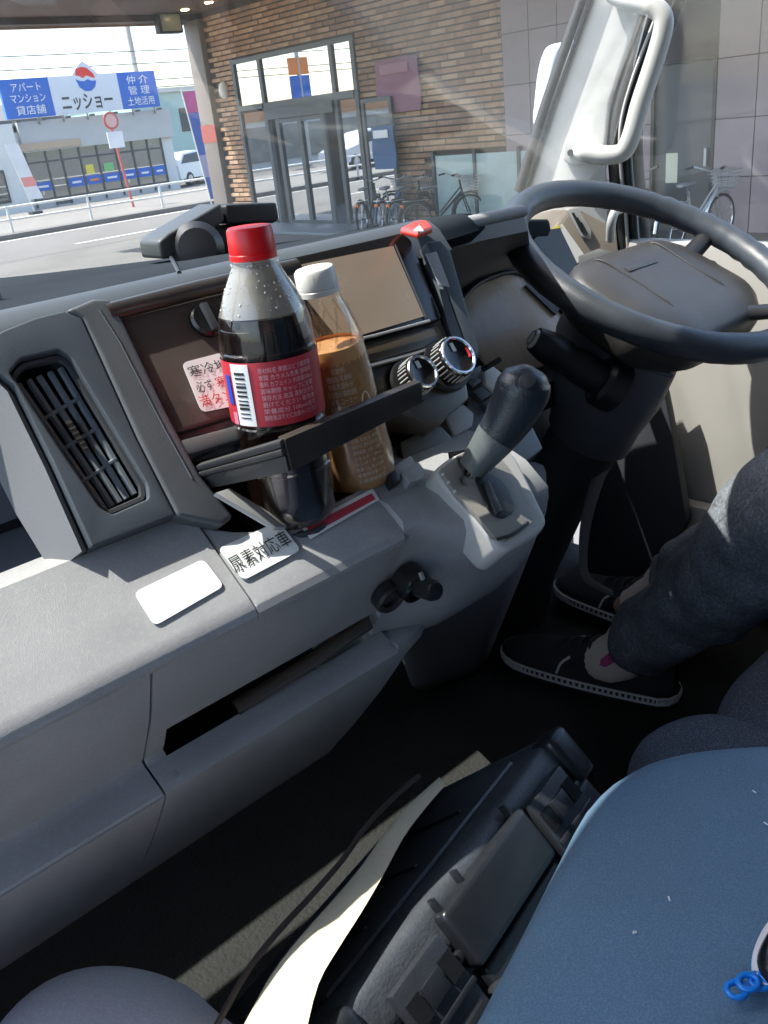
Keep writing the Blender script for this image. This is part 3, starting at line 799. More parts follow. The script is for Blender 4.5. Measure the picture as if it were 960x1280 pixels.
# right pillar trim with seals and grab handle
PN = V((-.80, -.58, .10)).normalized(); PP = V((1.365, 1.0, .98))
def pp(x, y, o=0): return at_p(x, y, PP+PN*o, PN)
pil = plate('windscreen_pillar', [pp(770, -90), pp(738, 0), pp(690, 140), pp(654, 250), pp(650, 285), pp(762, 285), pp(757, 200), pp(764, 130), pp(806, 0), pp(838, -90)], PN, .0, .05, WHITEPL, tc, .008, seg=3)
top_l, bot_l = pp(762, -90, .004), pp(653, 245, .004)
tube('glass_seal', [pp(757, -90, .002), pp(727, 0, .002), pp(682, 130, .002), pp(648, 240, .002)], .009, SEAL, pil, 8)
tube('glass_seal', [pp(766, -90, .004), pp(738, 0, .004), pp(691, 132, .004), pp(656, 243, .004)], .004, CHAR, pil, 6)
# upper pillar to the roof
tube('pillar_upper', [pp(812, -130, -.02), V((XR-.02, .78, 1.62)), V((XR-.04, .72, 1.84))], .045, WHITEPL, tc, 10)
tube('left_pillar', [V((XL+.02, 1.04, .80)), V((XL+.02, .90, 1.22)), V((XL+.04, .72, 1.84))], .05, WHITEPL, tc, 10)
# door opening seals (black with thin grey lips)
sealp = [(842, -60), (806, 30), (778, 105), (765, 160), (766, 215), (771, 260), (776, 330)]
tube('door_seal', [pp(x+4, y, -.012) for x, y in sealp], .013, SEAL, tc, 8, smoothpath=4)
tube('door_seal', [pp(x+17, y, -.03) for x, y in sealp], .011, SEAL, tc, 8, smoothpath=4)
tube('seal_lip', [pp(x+10, y, -.0) for x, y in sealp], .0028, mat('grey_seal_lip', (.32, .31, .29), .5), tc, 6, smoothpath=4)
tube('seal_lip', [pp(x+24, y, -.02) for x, y in sealp], .0028, MATS['grey_seal_lip'], tc, 6, smoothpath=4)
tube('window_channel', [pp(x+31, y, -.05) for x, y in sealp], .012, SEAL, tc, 8, smoothpath=4)
# grab handle
gh = [(722, 190, .012), (738, 191, .03), (758, 194, .045), (778, 190, .055), (789, 170, .06), (800, 130, .062), (815, 85, .062), (827, 45, .062), (829, 22, .06), (815, 8, .05), (785, 0, .03), (765, -8, .012)]
hd = tube('grab_handle', [pp(x, y, o) for x, y, o in gh], [.014]+[.0155]*10+[.014], mat('grey_white_handle', (.50, .50, .48), .42, grain=.1, gscale=700), pil, 14, smoothpath=5)
plate('handle_foot', [pp(x, y, .006) for x, y in ((705, 180), (712, 175), (752, 182), (752, 205), (712, 206), (704, 200))], PN, .014, .005, MATS['grey_white_handle'], pil, .004, rnd=.006)
lathe('screw', [(.001, 0), (.0055, 0), (.0055, .003), (.001, .003)], pp(713, 191, .021), PN, BLACK, pil, 16)
# outside mirror
mi = thing('door_mirror', 'pale convex door mirror outside the windscreen beside the pillar', 'mirror', (1.62, 1.3, .8))
P = [at_y(x, y, 1.32) for x, y in ((676, 160), (684, 85), (693, 55), (728, 48), (728, 120), (700, 180))]
plate('housing', P, (0, -1, 0), .01, .03, mat('white_mirror_shell', (.50, .58, .66), .35), mi, .015, rnd=.03, seg=3)
P = [at_y(x, y, 1.308) for x, y in ((686, 138), (692, 88), (700, 64), (726, 58), (722, 110), (700, 155))]
plate('mirror_glass', P, (0, -1, 0), .003, 0, mat('mirror_face', (.8, .78, .7), .08, metal=1), mi, 0, rnd=.02)
tube('mirror_stay', [at_y(690, 185, 1.33), V((1.52, 1.28, .78)), V((1.46, 1.15, .72))], .014, BLACK, mi, 8, smoothpath=4)

# ================================================================ DASHBOARD
PROF = [(.53, .965), (.439, .833), (.424, .789), (.427, .774), (.451, .723), (.480, .675), (.460, .659), (.508, .585), (.586, .485)]
FN = V((0, -.132, .091)).normalized(); FN = V((0, -.823, .568)).normalized()
FV = V((0, .091, .132)).normalized(); FU = V((1, 0, 0)); FO = V((0, .439, .833))
def fp_(x, y, w=0): return at_p(x, y, FO+FN*w, FN)
SO = V((0, .439, .833)); SV = V((0, .047, .036)).normalized(); SN = V((0, -.036, .047)).normalized()
def sp_(x, y, w=0): return at_p(x, y, SO+SN*w, SN)
db = thing('dashboard', 'grey truck dashboard with dark centre panel, vents and open tray', 'dashboard', (.45, .6, .5))
# top pad from windscreen to front lip
pad = [(1.04, .938), (.95, .950), (.80, .960), (.66, .965), (.585, .967), (.550, .966), (.534, .961), (.525, .950)]
padc = [(a, b) for a, b in smooth2(pad, 4)]+[(.545, .94), (.60, .945), (.80, .925), (1.04, .88)]
prings = []
for x, k, dz in ((XL+.01, 0, 0), (.2, 0, 0), (.535, 0, 0), (.59, .02, 0), (.635, .08, -.001), (.675, .19, -.002), (.71, .33, -.004), (.75, .46, -.007), (.81, .56, -.010), (.92, .63, -.014), (1.08, .68, -.022), (1.17, .74, -.03)):
    gq = max(0, min(1, (x-.30)/.45)); gq = gq*gq*(3-2*gq)
    prings.append([V((x, 1.04-(1.04-a)*(1-k), b+dz-gq*.075*max(0, (1.04-(1.04-a)*(1-k))-.54)/.5*1.15)) for a, b in padc])
loft('top_pad', prings, PAD, db, closed=True, smooth=50)
# pale front lip of the pad (grey, catches the sun)
sweepx('lip_trim', [(.550, .9675), (.538, .9665), (.527, .960), (.519, .950), (.514, .944), (.524, .940), (.535, .952), (.55, .964)], [XL+.01, .535], GREYD, db, .0, smooth=60)
sp0 = at_p(215, 325, V((0, .55, .978)), V((0, 0, 1)))
# defroster seam on the pad
tube('pad_seam', [at_z(214, 322, .966), at_z(224, 341, .9675)], .0015, BLACK, db, 6)
# ---- vent tower
tw = [fp_(x, y, .0) for x, y in ((-40, 452), (0, 424), (40, 408), (76, 399), (98, 408), (118, 452), (165, 556), (213, 650), (110, 690), (62, 585), (15, 490), (-10, 470))]
ventP = [fp_(x, y) for x, y in ((8, 475), (22, 458), (70, 447), (84, 456), (178, 612), (180, 630), (135, 650), (120, 642))]
tower = plate('vent_surround', tw, FN, .010, .05, GREYD, db, .005, holes=[ventP], seg=3, hrnd=.002)
# raised side band between tower and centre panel
bandP = [fp_(x, y) for x, y in ((78, 398), (112, 384), (132, 384), (150, 415), (200, 520), (243, 600), (285, 652), (270, 664), (215, 652), (166, 556), (119, 452), (99, 408))]
plate('side_band', bandP, FN, .0108, .05, mat('grey_frame_plastic', (.085, .092, .10), .45, grain=.3, gscale=1300, var=.05, vscale=20), db, .003, seg=3)
edge_pts = [fp_(x, y, .0110) for x, y in ((124, 387), (150, 428), (205, 535), (240, 598))]
tube('bright_edge', edge_pts, .0006, GREYD, db, 6)
# vent grille: well, long slats and short cross fins
cv = sum(ventP, V())/len(ventP)
well = plate('vent_well', [cv+(p-cv)*1.06-FN*.03 for p in ventP], FN, .0, .02, BLACKG, db)
vf = tube('vent_frame', round_poly([cv+(p-cv)*.955+FN*.004 for p in ventP], .003), .0022, CHAR, db, 6, closed=True)
def vv(a, b, w=0):
    """a across 0..1, b down 0..1 inside the vent"""
    tl, tr, br, bl = V((14, 478)), V((80, 452)), V((176, 622)), V((128, 646))
    tl, tr, br, bl = V((14, 480)), V((80, 455)), V((174, 618)), V((128, 643))
    q = (tl*(1-a)+tr*a)*(1-b)+(bl*(1-a)+br*a)*b
    return fp_(q.x, q.y, w)
SLAT = mat('vent_slat_plastic', (.20, .225, .25), .35)
for k in range(5):
    a = .10+.20*k
    bm = bmesh.new()
    P = [vv(a+.05*math.sin(math.pi*b)*0, b, -.004-.0*math.sin(b*3.1)) for b in (0.02, .25, .5, .75, .985)]
    b_tube(bm, P, .0021, 6, flat=None)
    for b0, b1 in zip(P[:-1], P[1:]):
        q = [b0-FN*.001, b1-FN*.001, b1-FN*.014+FU*.0012, b0-FN*.014+FU*.0012]
        bm.faces.new([bm.verts.new(p) for p in q])
    finish('slat', bm, SLAT, vf, 50)
for b in (.27, .5, .74):
    tube('fin', [vv(.06, b+.02, -.003), vv(.94, b-.02, -.003)], .0013, SLAT, vf, 6)
kn = loft('vent_knob', [[vv(.5+dx, bb, .001+h) for dx, h in ((-.055, -.004), (-.05, .003), (.05, .003), (.055, -.004))] for bb in (.36, .40, .44, .48, .52, .56, .60)], METALD, db, closed=True)
for k in range(6): tube('knob_rib', [vv(.44, .38+.038*k, .0045), vv(.56, .38+.038*k, .0045)], .0011, CHROME, kn, 5)
# ---- glove pocket left of the tower
pk = [(0, 470), (15, 490), (62, 585), (110, 690)]
band_in = [fp_(x, y, .004) for x, y in ((-30, 440), (0, 475), (15, 490), (62, 585), (108, 688))]
band_far = [fp_(x, y, -.018) for x, y in ((-60, 480), (-35, 520), (-22, 545), (25, 640), (72, 716))]
loft('pocket_side', [band_in, band_far], mat('pocket_side_grey', (.17, .175, .185), .6, grain=.4, gscale=1400), db, closed=False, solid=.004)
back = [[V((XL, .60, .975)), V((.20, .60, .975))], [V((XL, .545, .842)), V((.20, .545, .842))]]
loft('pocket_back', back, mat('pocket_liner', (.16, .17, .20), .7, grain=.2), db, closed=False, solid=.004)
loft('pocket_floor', [[V((XL, .452, .8405)), V((.158, .452, .8405))], [V((XL, .55, .834)), V((.158, .55, .834))]], MATS['pocket_liner'], db, closed=False, solid=.004)
boxlo('upper_fascia', (XL, .530, .945), (.165, .56, .962), GREYD, db)
# ---- sunlit shelf (pale grey) with seam
sec = [(.450, .8445), (.4455, .8405), (.439, .835), (.420, .8195), (.400, .8035), (.3935, .7975), (.3925, .793), (.396, .789), (.44, .789), (.47, .844)]
shl = sweepx('shelf_panel', sec, [XL, -.2, 0, .2252], GREY, db, .0)
sec2 = [(.4405, .838), (.432, .812), (.4255, .793), (.4235, .785), (.4255, .778), (.432, .774), (.455, .774), (.455, .838)]
def bulge(x):
    t = max(0, min(1, (x-.36)/.12)); t = t*t*(3-2*t)
    return t
def shl_shift(x): t = bulge(x); return (-.012*t, 0)
sec2b = [(.4395, .836), (.432, .812), (.4255, .793), (.4235, .785), (.4255, .778), (.432, .774), (.455, .774), (.455, .836)]
# right of the seam the shelf top drops away under the cup holder
shelfR = plate('shelf_panel', [V((x, .439+(z-.833)*1.3056, z)) for x, z in ((.2265, .836), (.243, .829), (.262, .8235), (.30, .8225), (.335, .8235), (.395, .829), (.385, .7985), (.2265, .7985))], SN, 0, .012, GREY, db, .002)
sweepx('shelf_nose', [(.3945, .7982), (.3925, .7945), (.3935, .791), (.397, .789), (.43, .789), (.42, .808)], [.2265, .30, .345], GREY, db, 0)
# ---- lower panels, split by a seam at X=.17
lowL = [(0.3968, 0.7924), (0.3996, 0.7854), (0.4172, 0.7475), (0.4431, 0.7059), (0.4472, 0.7004), (0.4421, 0.6957), (0.4292, 0.6893), (0.426, 0.6855), (0.4292, 0.6782), (0.4699, 0.6199), (0.5143, 0.5616), (0.5421, 0.5274)]
sweepx('lower_panel', offset_prof(smooth2(lowL, 2), .02), [XL, -.2, .0, .1568], GREY, db, 0, smooth=35)
upR = [(0.3968, 0.7924), (0.3996, 0.7854), (0.4172, 0.7475), (0.4329, 0.7235)]
def rshift(x): t = bulge(x); return (-.055*t, -.008*t)
xsR = [.1712, .25, .33, .37, .39, .41, .43, .45, .47, .485]
uppR = sweepx('lower_panel', offset_prof(smooth2(upR, 3), .015), [.1584, .24, .31, .347], GREY, db, 0, smooth=40)
lip = [(0.4435, 0.6971), (0.4347, 0.692), (0.4292, 0.6888), (0.426, 0.6855), (0.4292, 0.6782), (0.4699, 0.6199), (0.5143, 0.5616), (0.5421, 0.5274), (0.5596, 0.5366), (0.4856, 0.6263), (0.4477, 0.68), (0.4472, 0.6929)]
sweepx('tray_lip', lip, [.1584, .24, .31, .356], GREY, db, 0, smooth=40)
# ledge ends beside the tray opening
for a, b in ((.1584, .172), (.340, .356)):
    sweepx('tray_end', [(0.4329, 0.7235), (0.4431, 0.7059), (0.4472, 0.7004), (0.4421, 0.6957), (0.4292, 0.6893), (0.481, 0.6893), (0.481, 0.7262)], [a, b], GREY, db, .001)
boxlo('tray_well', (.172, .492, .634), (.340, .52, .638), CHAR, db)
boxlo('tray_back', (.172, .515, .638), (.340, .52, .763), CHAR, db)
tube('tray_rod', [V((.2266, .4468, .7004)), V((.2775, .4385, .7087)), V((.3376, .4348, .717))], .006, mat('brown_gloss_tube', (.06, .045, .035), .22, coat=.6), db, 10)  # glossy brown tube along the tray opening
# ---- right-hand console: smooth bulge that carries the gear gate
GP = V((.379, .400, .819)); GN = V((0, -.7071, .7071))
def gp_(x, y, w=0): return at_p(x, y, GP+GN*w, GN)
rings = []
KS = .925
for x in [.346, .358, .370, .382, .394, .406, .418, .43, .445, .46, .475]:
    t = max(0, min(1, (x-.346)/.065)); t = t*t*(3-2*t)
    dy = -.020*t
    sec_ = [(.470+dy*.2, .800), (.440+dy*.6, .796-.010*t), (.4265+dy, .786-.018*t), (.4262+dy, .778-.020*t), (.431+dy, .768-.024*t), (.447+dy*.95, .728-.025*t), (.461+dy*.75, .700-.022*t), (.478+dy*.45, .672-.02*t), (.508+dy*.2, .640-.01*t), (.56, .600), (.60, .60), (.60, .80)]
    rings.append([V((x, a*KS, 1.05-(1.05-b)*KS)) for a, b in sec_])
cons = loft('console_flank', rings, GREY, db, closed=True, caps=True, smooth=60)
# lower continuation of tray lip panel under the console
rings = []
for x in [.3855, .40, .42, .44, .455, .465]:
    t = (x-.3855)/.08; k = t*t
    rings.append([V((x*KS, (a+.04*k)*KS, 1.05-(1.05-(b+c*k))*KS)) for a, b, c in ((.4605, .662, .0), (.464, .648, .004), (.508, .585, .05), (.556, .522, .10), (.586, .485, .13), (.605, .495, .13), (.52, .60, .04), (.49, .665, .0))])
loft('lower_panel_end', rings, GREY, db, closed=True, smooth=50)
# dark knee bolster / pedestal down to the floor
ped = [V((x, y, z)) for x, y, z in ((.455, .58, .62), (.63, .50, .66), (.78, .62, .66), (.70, .80, .60))]
pedb = [V((x, y, z)) for x, y, z in ((.82, .96, FZ), (.96, .90, FZ), (1.03, 1.0, FZ), (.90, 1.06, FZ))]
PEDM = mat('pedestal_plastic', (.30, .31, .34), .6, grain=.3, gscale=800, var=.06, vscale=10)
rr = []
for k in range(6):
    f = k/5; g = f**.8
    rr.append(round_poly([a*(1-g)+b*g for a, b in zip(ped, pedb)], .05, 4))
loft('pedestal', rr, PEDM, db, closed=True, smooth=60)
# sockets
def socket(x, y, r, name):
    c = at_y(x, y, .430)
    return c
n_ = V((-.10, -.93, -.35)).normalized()
c1 = V((.3835, .4535, .7085)); 
c1 = at_p(485, 745, V((.361, .412, .735)), n_)
lathe('socket_ring', [(.0075, -.004), (.0075, .004), (.0105, .006), (.012, .004), (.012, -.004)], c1, n_, BLACK, db, 24)
lathe('socket_cap', [(.001, -.003), (.0072, -.003), (.0072, .001), (.001, .002)], c1, n_, CHAR, db, 20)
c2 = at_p(516, 730, V((.376, .402, .735)), n_)
lathe('lighter_socket', [(.001, -.01), (.012, -.01), (.013, .0), (.012, .006), (.009, .007), (.008, .0), (.001, .0)], c2, n_, BLACKG, db, 24)
lathe('plug', [(.001, .0), (.0075, .0), (.0075, .022), (.006, .026), (.001, .027)], c2, (n_+V((0, 0, .5))).normalized(), BLACKG, db, 20)
tube('plug_shine', [c2+n_*.02+V((-.001, 0, .006)), c2+n_*.012+V((-.001, 0, .018))], .0018, CHROME, db, 6)

# ---- centre panel
def cp(pts, w=0): return [fp_(x, y, w) for x, y in pts]
frameo = cp([(128, 386), (330, 335), (498, 292), (509, 298), (553, 408), (580, 465), (585, 500), (560, 520), (548, 534), (500, 520), (350, 552), (228, 584), (215, 548)])
lidh = cp([(143, 399), (372, 340), (395, 338), (425, 420), (452, 500), (212, 552)])
ctr = plate('centre_fascia', frameo, FN, .002, .05, BROWN, db, .003)
# storage lid
lid = plate('storage_lid', cp([(147, 402), (370, 346), (384, 352), (440, 478), (216, 545)], .003), FN, .003, .002, mat('brown_lid_plastic', (.062, .05, .043), .32, grain=.08, gscale=700, var=.08, vscale=20), db, .002, rnd=.003)
tube('lid_hood', cp([(134, 391), (250, 361), (372, 333)], .008), .006, BROWN, db, 10, flat=(FN, .8))
kc = fp_(256, 404, .004)
lathe('lid_lock', [(.0005, .0), (.0115, .0), (.0115, .005), (.010, .007), (.0005, .006)], kc, FN, BLACKG, db, 24)
plate('lock_tab', [kc+FN*.007+FU*a+FV*b for a, b in ((-.0025, -.0095), (.0025, -.0095), (.0025, .0095), (-.0025, .0095))], FN, .004, 0, CHAR, db, .001)
# lower ledge of the fascia
plate('fascia_ledge', cp([(216, 556), (452, 492), (456, 506), (226, 575)], .004), FN, .006, .004, mat('grey_ledge', (.10, .10, .10), .4), db, .002)
# screen
SCRP = cp([(352, 330), (496, 300), (540, 405), (420, 436)], .004)
scr = plate('screen_bezel', cp([(340, 331), (499, 295), (510, 302), (549, 402), (410, 441)], .004), FN, .004, .003, BLACKG, db, .002, rnd=.004)
SCREEN_REFL = mat('screen_painted_reflection', (.36, .285, .215), .25, spec=.6, var=.06, vscale=12)  # tan base colour stands in for the reflection on the screen
plate('screen', cp([(352, 336), (491, 308), (529, 396), (425, 427)], .0085), FN, .0008, .0, SCREEN_REFL, db, .0)
tube('screen_edge', cp([(414, 432), (470, 419), (537, 401)], .0105), .0011, SILVER, db, 6)
tube('screen_edge', cp([(494, 306), (515, 355), (533, 397)], .0095), .0008, CHAR, db, 6)
plate('slot_panel', cp([(440, 438), (543, 410), (553, 430), (470, 454), (452, 456)], .003), FN, .004, .002, mat('olive_brown_slot', (.07, .052, .03), .35), db, .0015)
tube('slot_edge', cp([(455, 459), (515, 443), (561, 428)], .006), .0016, SILVER, db, 6)
# right strip with slim vent
strip = plate('vent_pod', cp([(523, 312), (541, 309), (553, 318), (588, 440), (590, 455), (575, 462), (558, 408)], .0), FN, .012, .04, GREYD, db, .004, seg=3)
plate('slim_vent', cp([(549, 362), (556, 362), (578, 425), (582, 441), (572, 440), (560, 408)], .0123), FN, .0006, .0, BLACKG, db)
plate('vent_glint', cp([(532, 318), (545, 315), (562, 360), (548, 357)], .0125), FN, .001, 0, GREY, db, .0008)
# climate dials
def dial(x, y, r):
    c = fp_(x, y, .004)
    lathe('dial_base', [(.0005, 0), (r*1.28, 0), (r*1.25, .004), (.0005, .005)], c, FN, BLACK, db, 32)
    d = lathe('dial', [(.0005, .005), (r, .005), (r*.98, .016), (r*.90, .0185), (r*.82, .0175), (r*.7, .0165), (.0005, .0165)], c, FN, BLACKG, db, 40)
    bm = bmesh.new()
    for k in range(28):
        an = 2*math.pi*k/28; a = FU*math.cos(an)+FV*math.sin(an)
        b_tube(bm, [c+a*r*.995+FN*.006, c+a*r*.975+FN*.016], .0007, 4)
    tag(finish('dial_ribs', bm, SILVER, d, 40), kind='stuff')
    bm = bmesh.new(); b_tube(bm, [c+(FU*math.cos(k*math.pi/16)+FV*math.sin(k*math.pi/16))*r*.86+FN*.0185 for k in range(32)], .0013, 6, True)
    finish('dial_ring', bm, CHROME, d, 50)
    plate('dial_pointer', [c+FN*.0168+FU*a+FV*b for a, b in ((-.0016, r*.25), (.0016, r*.25), (.0016, r*.66), (-.0016, r*.66))], FN, .0008, 0, INKW, d)
    return c, d
dial(512, 478, .0135)
c, d = dial(556, 458, .0165)
for a0, m_ in ((200, mat('cool_blue_mark', (.02, .15, .6), .4)), (-20, INKR)):
    tube('heat_mark', [c+(FU*math.cos(math.radians(a0+k*10))+FV*math.sin(math.radians(a0+k*10)))*.0118+FN*.0172 for k in range(5)], .0012, m_, d, 5)
# hazard switch
hz = plate('hazard_switch', [at_z(x, y, .967) for x, y in ((500, 289), (517, 281), (534, 279), (541, 287), (522, 294))], (0, -.2, 1), .003, .003, mat('hazard_red', (.72, .05, .03), .35), db, .003, seg=3)
plate('hazard_triangle', [at_z(x, y, .9708) for x, y in ((517, 289), (524, 283), (529, 289))], (0, -.2, 1), .0008, 0, INKW, db)
# instrument binnacle to the right
IB = V((0, -.86, .51)).normalized(); IO = V((.95, .93, .84))
def ip(x, y, w=0): return at_p(x, y, IO+IB*w, IB)
boxlo('binnacle_floor', (.72, .80, .62), (1.12, 1.05, .66), BLACK, db)
plate('binnacle_back', [ip(x, y, -.012) for x, y in ((548, 305), (700, 285), (722, 330), (728, 420), (705, 470), (612, 472))], IB, .0, .02, BLACK, db)
lens = plate('instrument_lens', [ip(x, y) for x, y in ((575, 378), (598, 357), (632, 344), (655, 349), (690, 382), (722, 420), (700, 452), (650, 466), (612, 462), (596, 440))], IB, .003, .004, mat('lens_painted_reflection', (.62, .46, .32), .28, var=.10, vscale=18), db, .002, rnd=.005)  # bright tan of the lens is a reflection put into its colour
tube('lens_rim', [ip(x, y, .004) for x, y in ((573, 380), (597, 355), (632, 341), (657, 346), (694, 380), (726, 420))], .004, BLACK, db, 8, smoothpath=4)
rows = [[at_y(x, y, .60) for x, y in ((536, 300), (590, 286), (650, 274))], [at_y(x, y, .595) for x, y in ((543, 313), (590, 297), (650, 284))], [ip(x, y, .20) for x, y in ((556, 330), (600, 310), (660, 296))], [ip(x, y, .0) for x, y in ((566, 362), (598, 342), (660, 325))]]
tube('hood_edge', [at_y(x, y, .552) for x, y in ((534, 290), (560, 284), (600, 275), (632, 268), (652, 264))], .008, GREY, db, 10, smoothpath=3, flat=(V((0, 0, 1)), .7))
loft('binnacle_hood', rows, mat('brown_grey_hood', (.16, .142, .122), .5, grain=.3, gscale=1100), db, closed=False, solid=.006)
plate('hood_slot', [at_p(x, y, ip(590, 330, .10), IB) for x, y in ((575, 337), (588, 327), (590, 331), (578, 341))], IB, .004, 0, BLACK, db)
plate('warning_strip', [ip(x, y, .004) for x, y in ((665, 350), (700, 383), (693, 395), (655, 358))], IB, .004, 0, CHAR, db)
# switch bank under the dials' right side
SB = V((.50, .455, .815)); SBN = V((0, -.72, .69)).normalized()
def sb(x, y, w=0): return at_p(x, y, SB+SBN*w, SBN)
plate('switch_panel', [sb(x, y) for x, y in ((575, 470), (600, 455), (640, 480), (680, 560), (640, 590), (545, 590), (520, 560), (548, 530), (585, 505))], SBN, .0, .04, mat('blue_grey_panel', (.13, .145, .165), .5, grain=.3, gscale=1200), db, .003)
for q in (((578, 480), (590, 474), (598, 482), (586, 490)), ((586, 494), (600, 486), (612, 497), (598, 506)), ((598, 508), (612, 499), (620, 508), (606, 518))):
    plate('rocker_switch', [sb(x, y) for x, y in q], SBN, .006, .0, CHAR, db, .0015)
plate('switch_bracket', [sb(x, y, .002) for x, y in ((600, 462), (606, 458), (632, 478), (624, 500), (603, 486))], SBN, .006, 0, WHITEPL, db, .0015)
tube('toggle', [sb(603, 462, .01), sb(612, 457, .016), sb(625, 449, .02)], .0025, BLACK, db, 6)
plate('painted_sun_patch', [sb(x, y, .003) for x, y in ((553, 520), (576, 508), (590, 520), (588, 536), (566, 548))], SBN, .004, 0, GREY, db, .002)  # pale plate laid on the switch panel as a painted sun spot
plate('socket_hatch', [sb(x, y, .003) for x, y in ((498, 555), (545, 531), (562, 548), (560, 556), (515, 582), (502, 576))], SBN, .003, .004, mat('hatch_grey', (.09, .09, .09), .45), db, .0015)
# recess behind the bottles
boxlo('holder_recess', (.235, .475, .78), (.42, .50, .885), BLACKG, db)
boxlo('recess_floor', (.235, .432, .795), (.42, .475, .806), BLACK, db)
plate('recess_cheek', [V((.2345, y, z)) for y, z in ((.440, .834), (.445, .80), (.50, .80), (.50, .885), (.468, .876))], (1, 0, 0), .004, 0, CHAR, db, .001)
plate('front_tab', [sp_(x, y, .004) for x, y in ((500, 592), (520, 580), (530, 592), (527, 602), (510, 608))], SN, .004, .01, GREY, db, .002)
plate('front_tab', [sp_(x, y, .003) for x, y in ((480, 597), (493, 590), (500, 603), (487, 612))], SN, .004, .004, BLACK, db, .002)
# ---- door corner beyond the wheel
DC = V((XR-.04, .98, .84)); DCN = V((-.75, -.62, .2)).normalized()
def dc(x, y, w=0): return at_p(x, y, DC+DCN*w, DCN)
corner = plate('dash_end', [dc(x, y) for x, y in ((650, 272), (690, 262), (768, 262), (775, 340), (760, 400), (690, 400), (640, 340))], DCN, .0, .05, mat('tan_grey_end', (.27, .23, .19), .5, grain=.2), db, .003)
plate('demister_vent', [dc(x, y, .001) for x, y in ((708, 262), (722, 260), (739, 288), (738, 300), (726, 296))], DCN, .006, 0, SILVER, db, .003, rnd=.004)
for k in range(3): tube('vent_slot', [dc(716+k*5, 266+k*6, .009), dc(728+k*3, 290+k*2, .009)], .0022, BLACK, db, 6)
stk = plate('side_sticker', [dc(x, y, .002) for x, y in ((690, 287), (703, 280), (733, 322), (718, 331))], DCN, .001, 0, PAPER, db)
plate('sticker_tab', [dc(x, y, .0032) for x, y in ((689, 286), (699, 281), (701, 285), (692, 289))], DCN, .0005, 0, YEL, db)
plate('cup_pocket', [dc(x, y, .01) for x, y in ((722, 328), (748, 318), (766, 322), (742, 334))], V((0, 0, 1)), .012, .03, SILVER, db, .004)
tube('door_pull', [dc(763, 300, .03), dc(764, 280, .05), dc(768, 266, .05), dc(775, 262, .03)], .008, SILVER, db, 8, smoothpath=3)

# pale knee panel seen between gear lever and column
plate('knee_panel', [at_y(x, y, .87) for x, y in ((655, 470), (705, 480), (735, 520), (742, 560), (700, 640), (672, 640), (655, 560))], (0, -1, 0), .006, .02, GREY, db, .004)
# ---- stickers (flat print on the dash)
def sticker(name, pts, label=None, w=.0015, fn=None, nn=None, m=PAPER, th=.0005, rnd=.004):
    fn = fn or sp_; nn = nn or SN
    return plate(name, [fn(x, y, w) for x, y in pts], nn, th, 0, m, db, 0, rnd=rnd)
sticker('blank_sticker', [(167, 741), (254, 699), (280, 733), (193, 783)])
st = sticker('urea_sticker', [(272, 686), (348, 652), (376, 688), (304, 726)])
q0, q1 = sp_(289, 708, .0022), sp_(360, 671, .0022)
text('print', '尿素対応車', (q0+q1)/2, q1-q0, SV, .0125, INKB, st, width=(q1-q0).length*1.0, lift=.0004)
st = sticker('red_label', [(376, 658), (466, 611), (474, 625), (388, 674)], w=.0012, rnd=.001)
sticker('red_band', [(383, 659), (464, 617), (469, 624), (389, 668)], w=.0020, m=mat('label_red', (.50, .03, .06), .5), rnd=0)
st = plate('warning_sticker', [fp_(x, y, .0066) for x, y in ((227, 454), (292, 437), (330, 500), (252, 516))], FN, .0006, 0, PAPER, db, 0, rnd=.004)
for s_, m_, (xa, ya), (xb, yb) in (('寒冷地へ', INKB, (236, 466), (298, 450)), ('必ず', INKB, (245, 485), (266, 480)), ('寒冷', INKR, (270, 479), (296, 472)), ('満タン', INKR, (250, 503), (290, 493))):
    a, b = fp_(xa, ya, .0075), fp_(xb, yb, .0075)
    text('print', s_, (a+b)/2, b-a, FV, .0085, m_, st, width=(b-a).length, lift=.0003)

# ================================================================ GEAR LEVER
gl = thing('gear_selector', 'black automatic gear selector lever on its beige-grey gate beside the column', 'gear lever', tuple(gp_(600, 620)))
BEZ = mat('pale_gate_surround', (.46, .45, .43), .5, grain=.2, gscale=1200)
GATE = mat('warm_grey_gate', (.27, .255, .23), .5, grain=.25, gscale=1000, var=.06, vscale=30)
outer = [gp_(x, y) for x, y in ((538, 592), (560, 574), (612, 552), (640, 570), (664, 618), (682, 655), (672, 670), (632, 692), (620, 688), (596, 660), (560, 620))]
plate('gate_surround', outer, GN, .004, .03, BEZ, gl, .004, rnd=.008, seg=3)
inner = [gp_(x, y, .004) for x, y in ((548, 590), (572, 574), (612, 566), (634, 590), (652, 628), (665, 650), (658, 660), (630, 678), (614, 674), (592, 646), (566, 620))]
slot = [gp_(x, y, .004) for x, y in ((567, 574), (577, 569), (584, 576), (582, 592), (592, 598), (590, 610), (576, 612), (570, 602), (577, 596), (570, 588))]
plate('gate_plate', inner, GN, .004, .0, GATE, gl, .0015, holes=[slot], hrnd=.001)
plate('gate_slot', [gp_(x, y, .0015) for x, y in ((560, 566), (600, 560), (604, 622), (568, 622))], GN, .001, 0, BLACKG, gl)
plate('dust_cover', [gp_(x, y, .0085) for x, y in ((590, 596), (606, 590), (630, 604), (645, 638), (628, 650), (612, 644), (600, 618))], GN, .002, 0, BLACK, gl, .001, rnd=.006)
plate('cover_rib', [gp_(x, y, .0105) for x, y in ((603, 604), (609, 602), (626, 640), (618, 645))], GN, .003, 0, CHAR, gl, .001)
tube('position_groove', [gp_(622, 674, .0085), gp_(640, 668, .0085), gp_(660, 653, .0085)], .0012, BLACK, gl, 6, smoothpath=3)
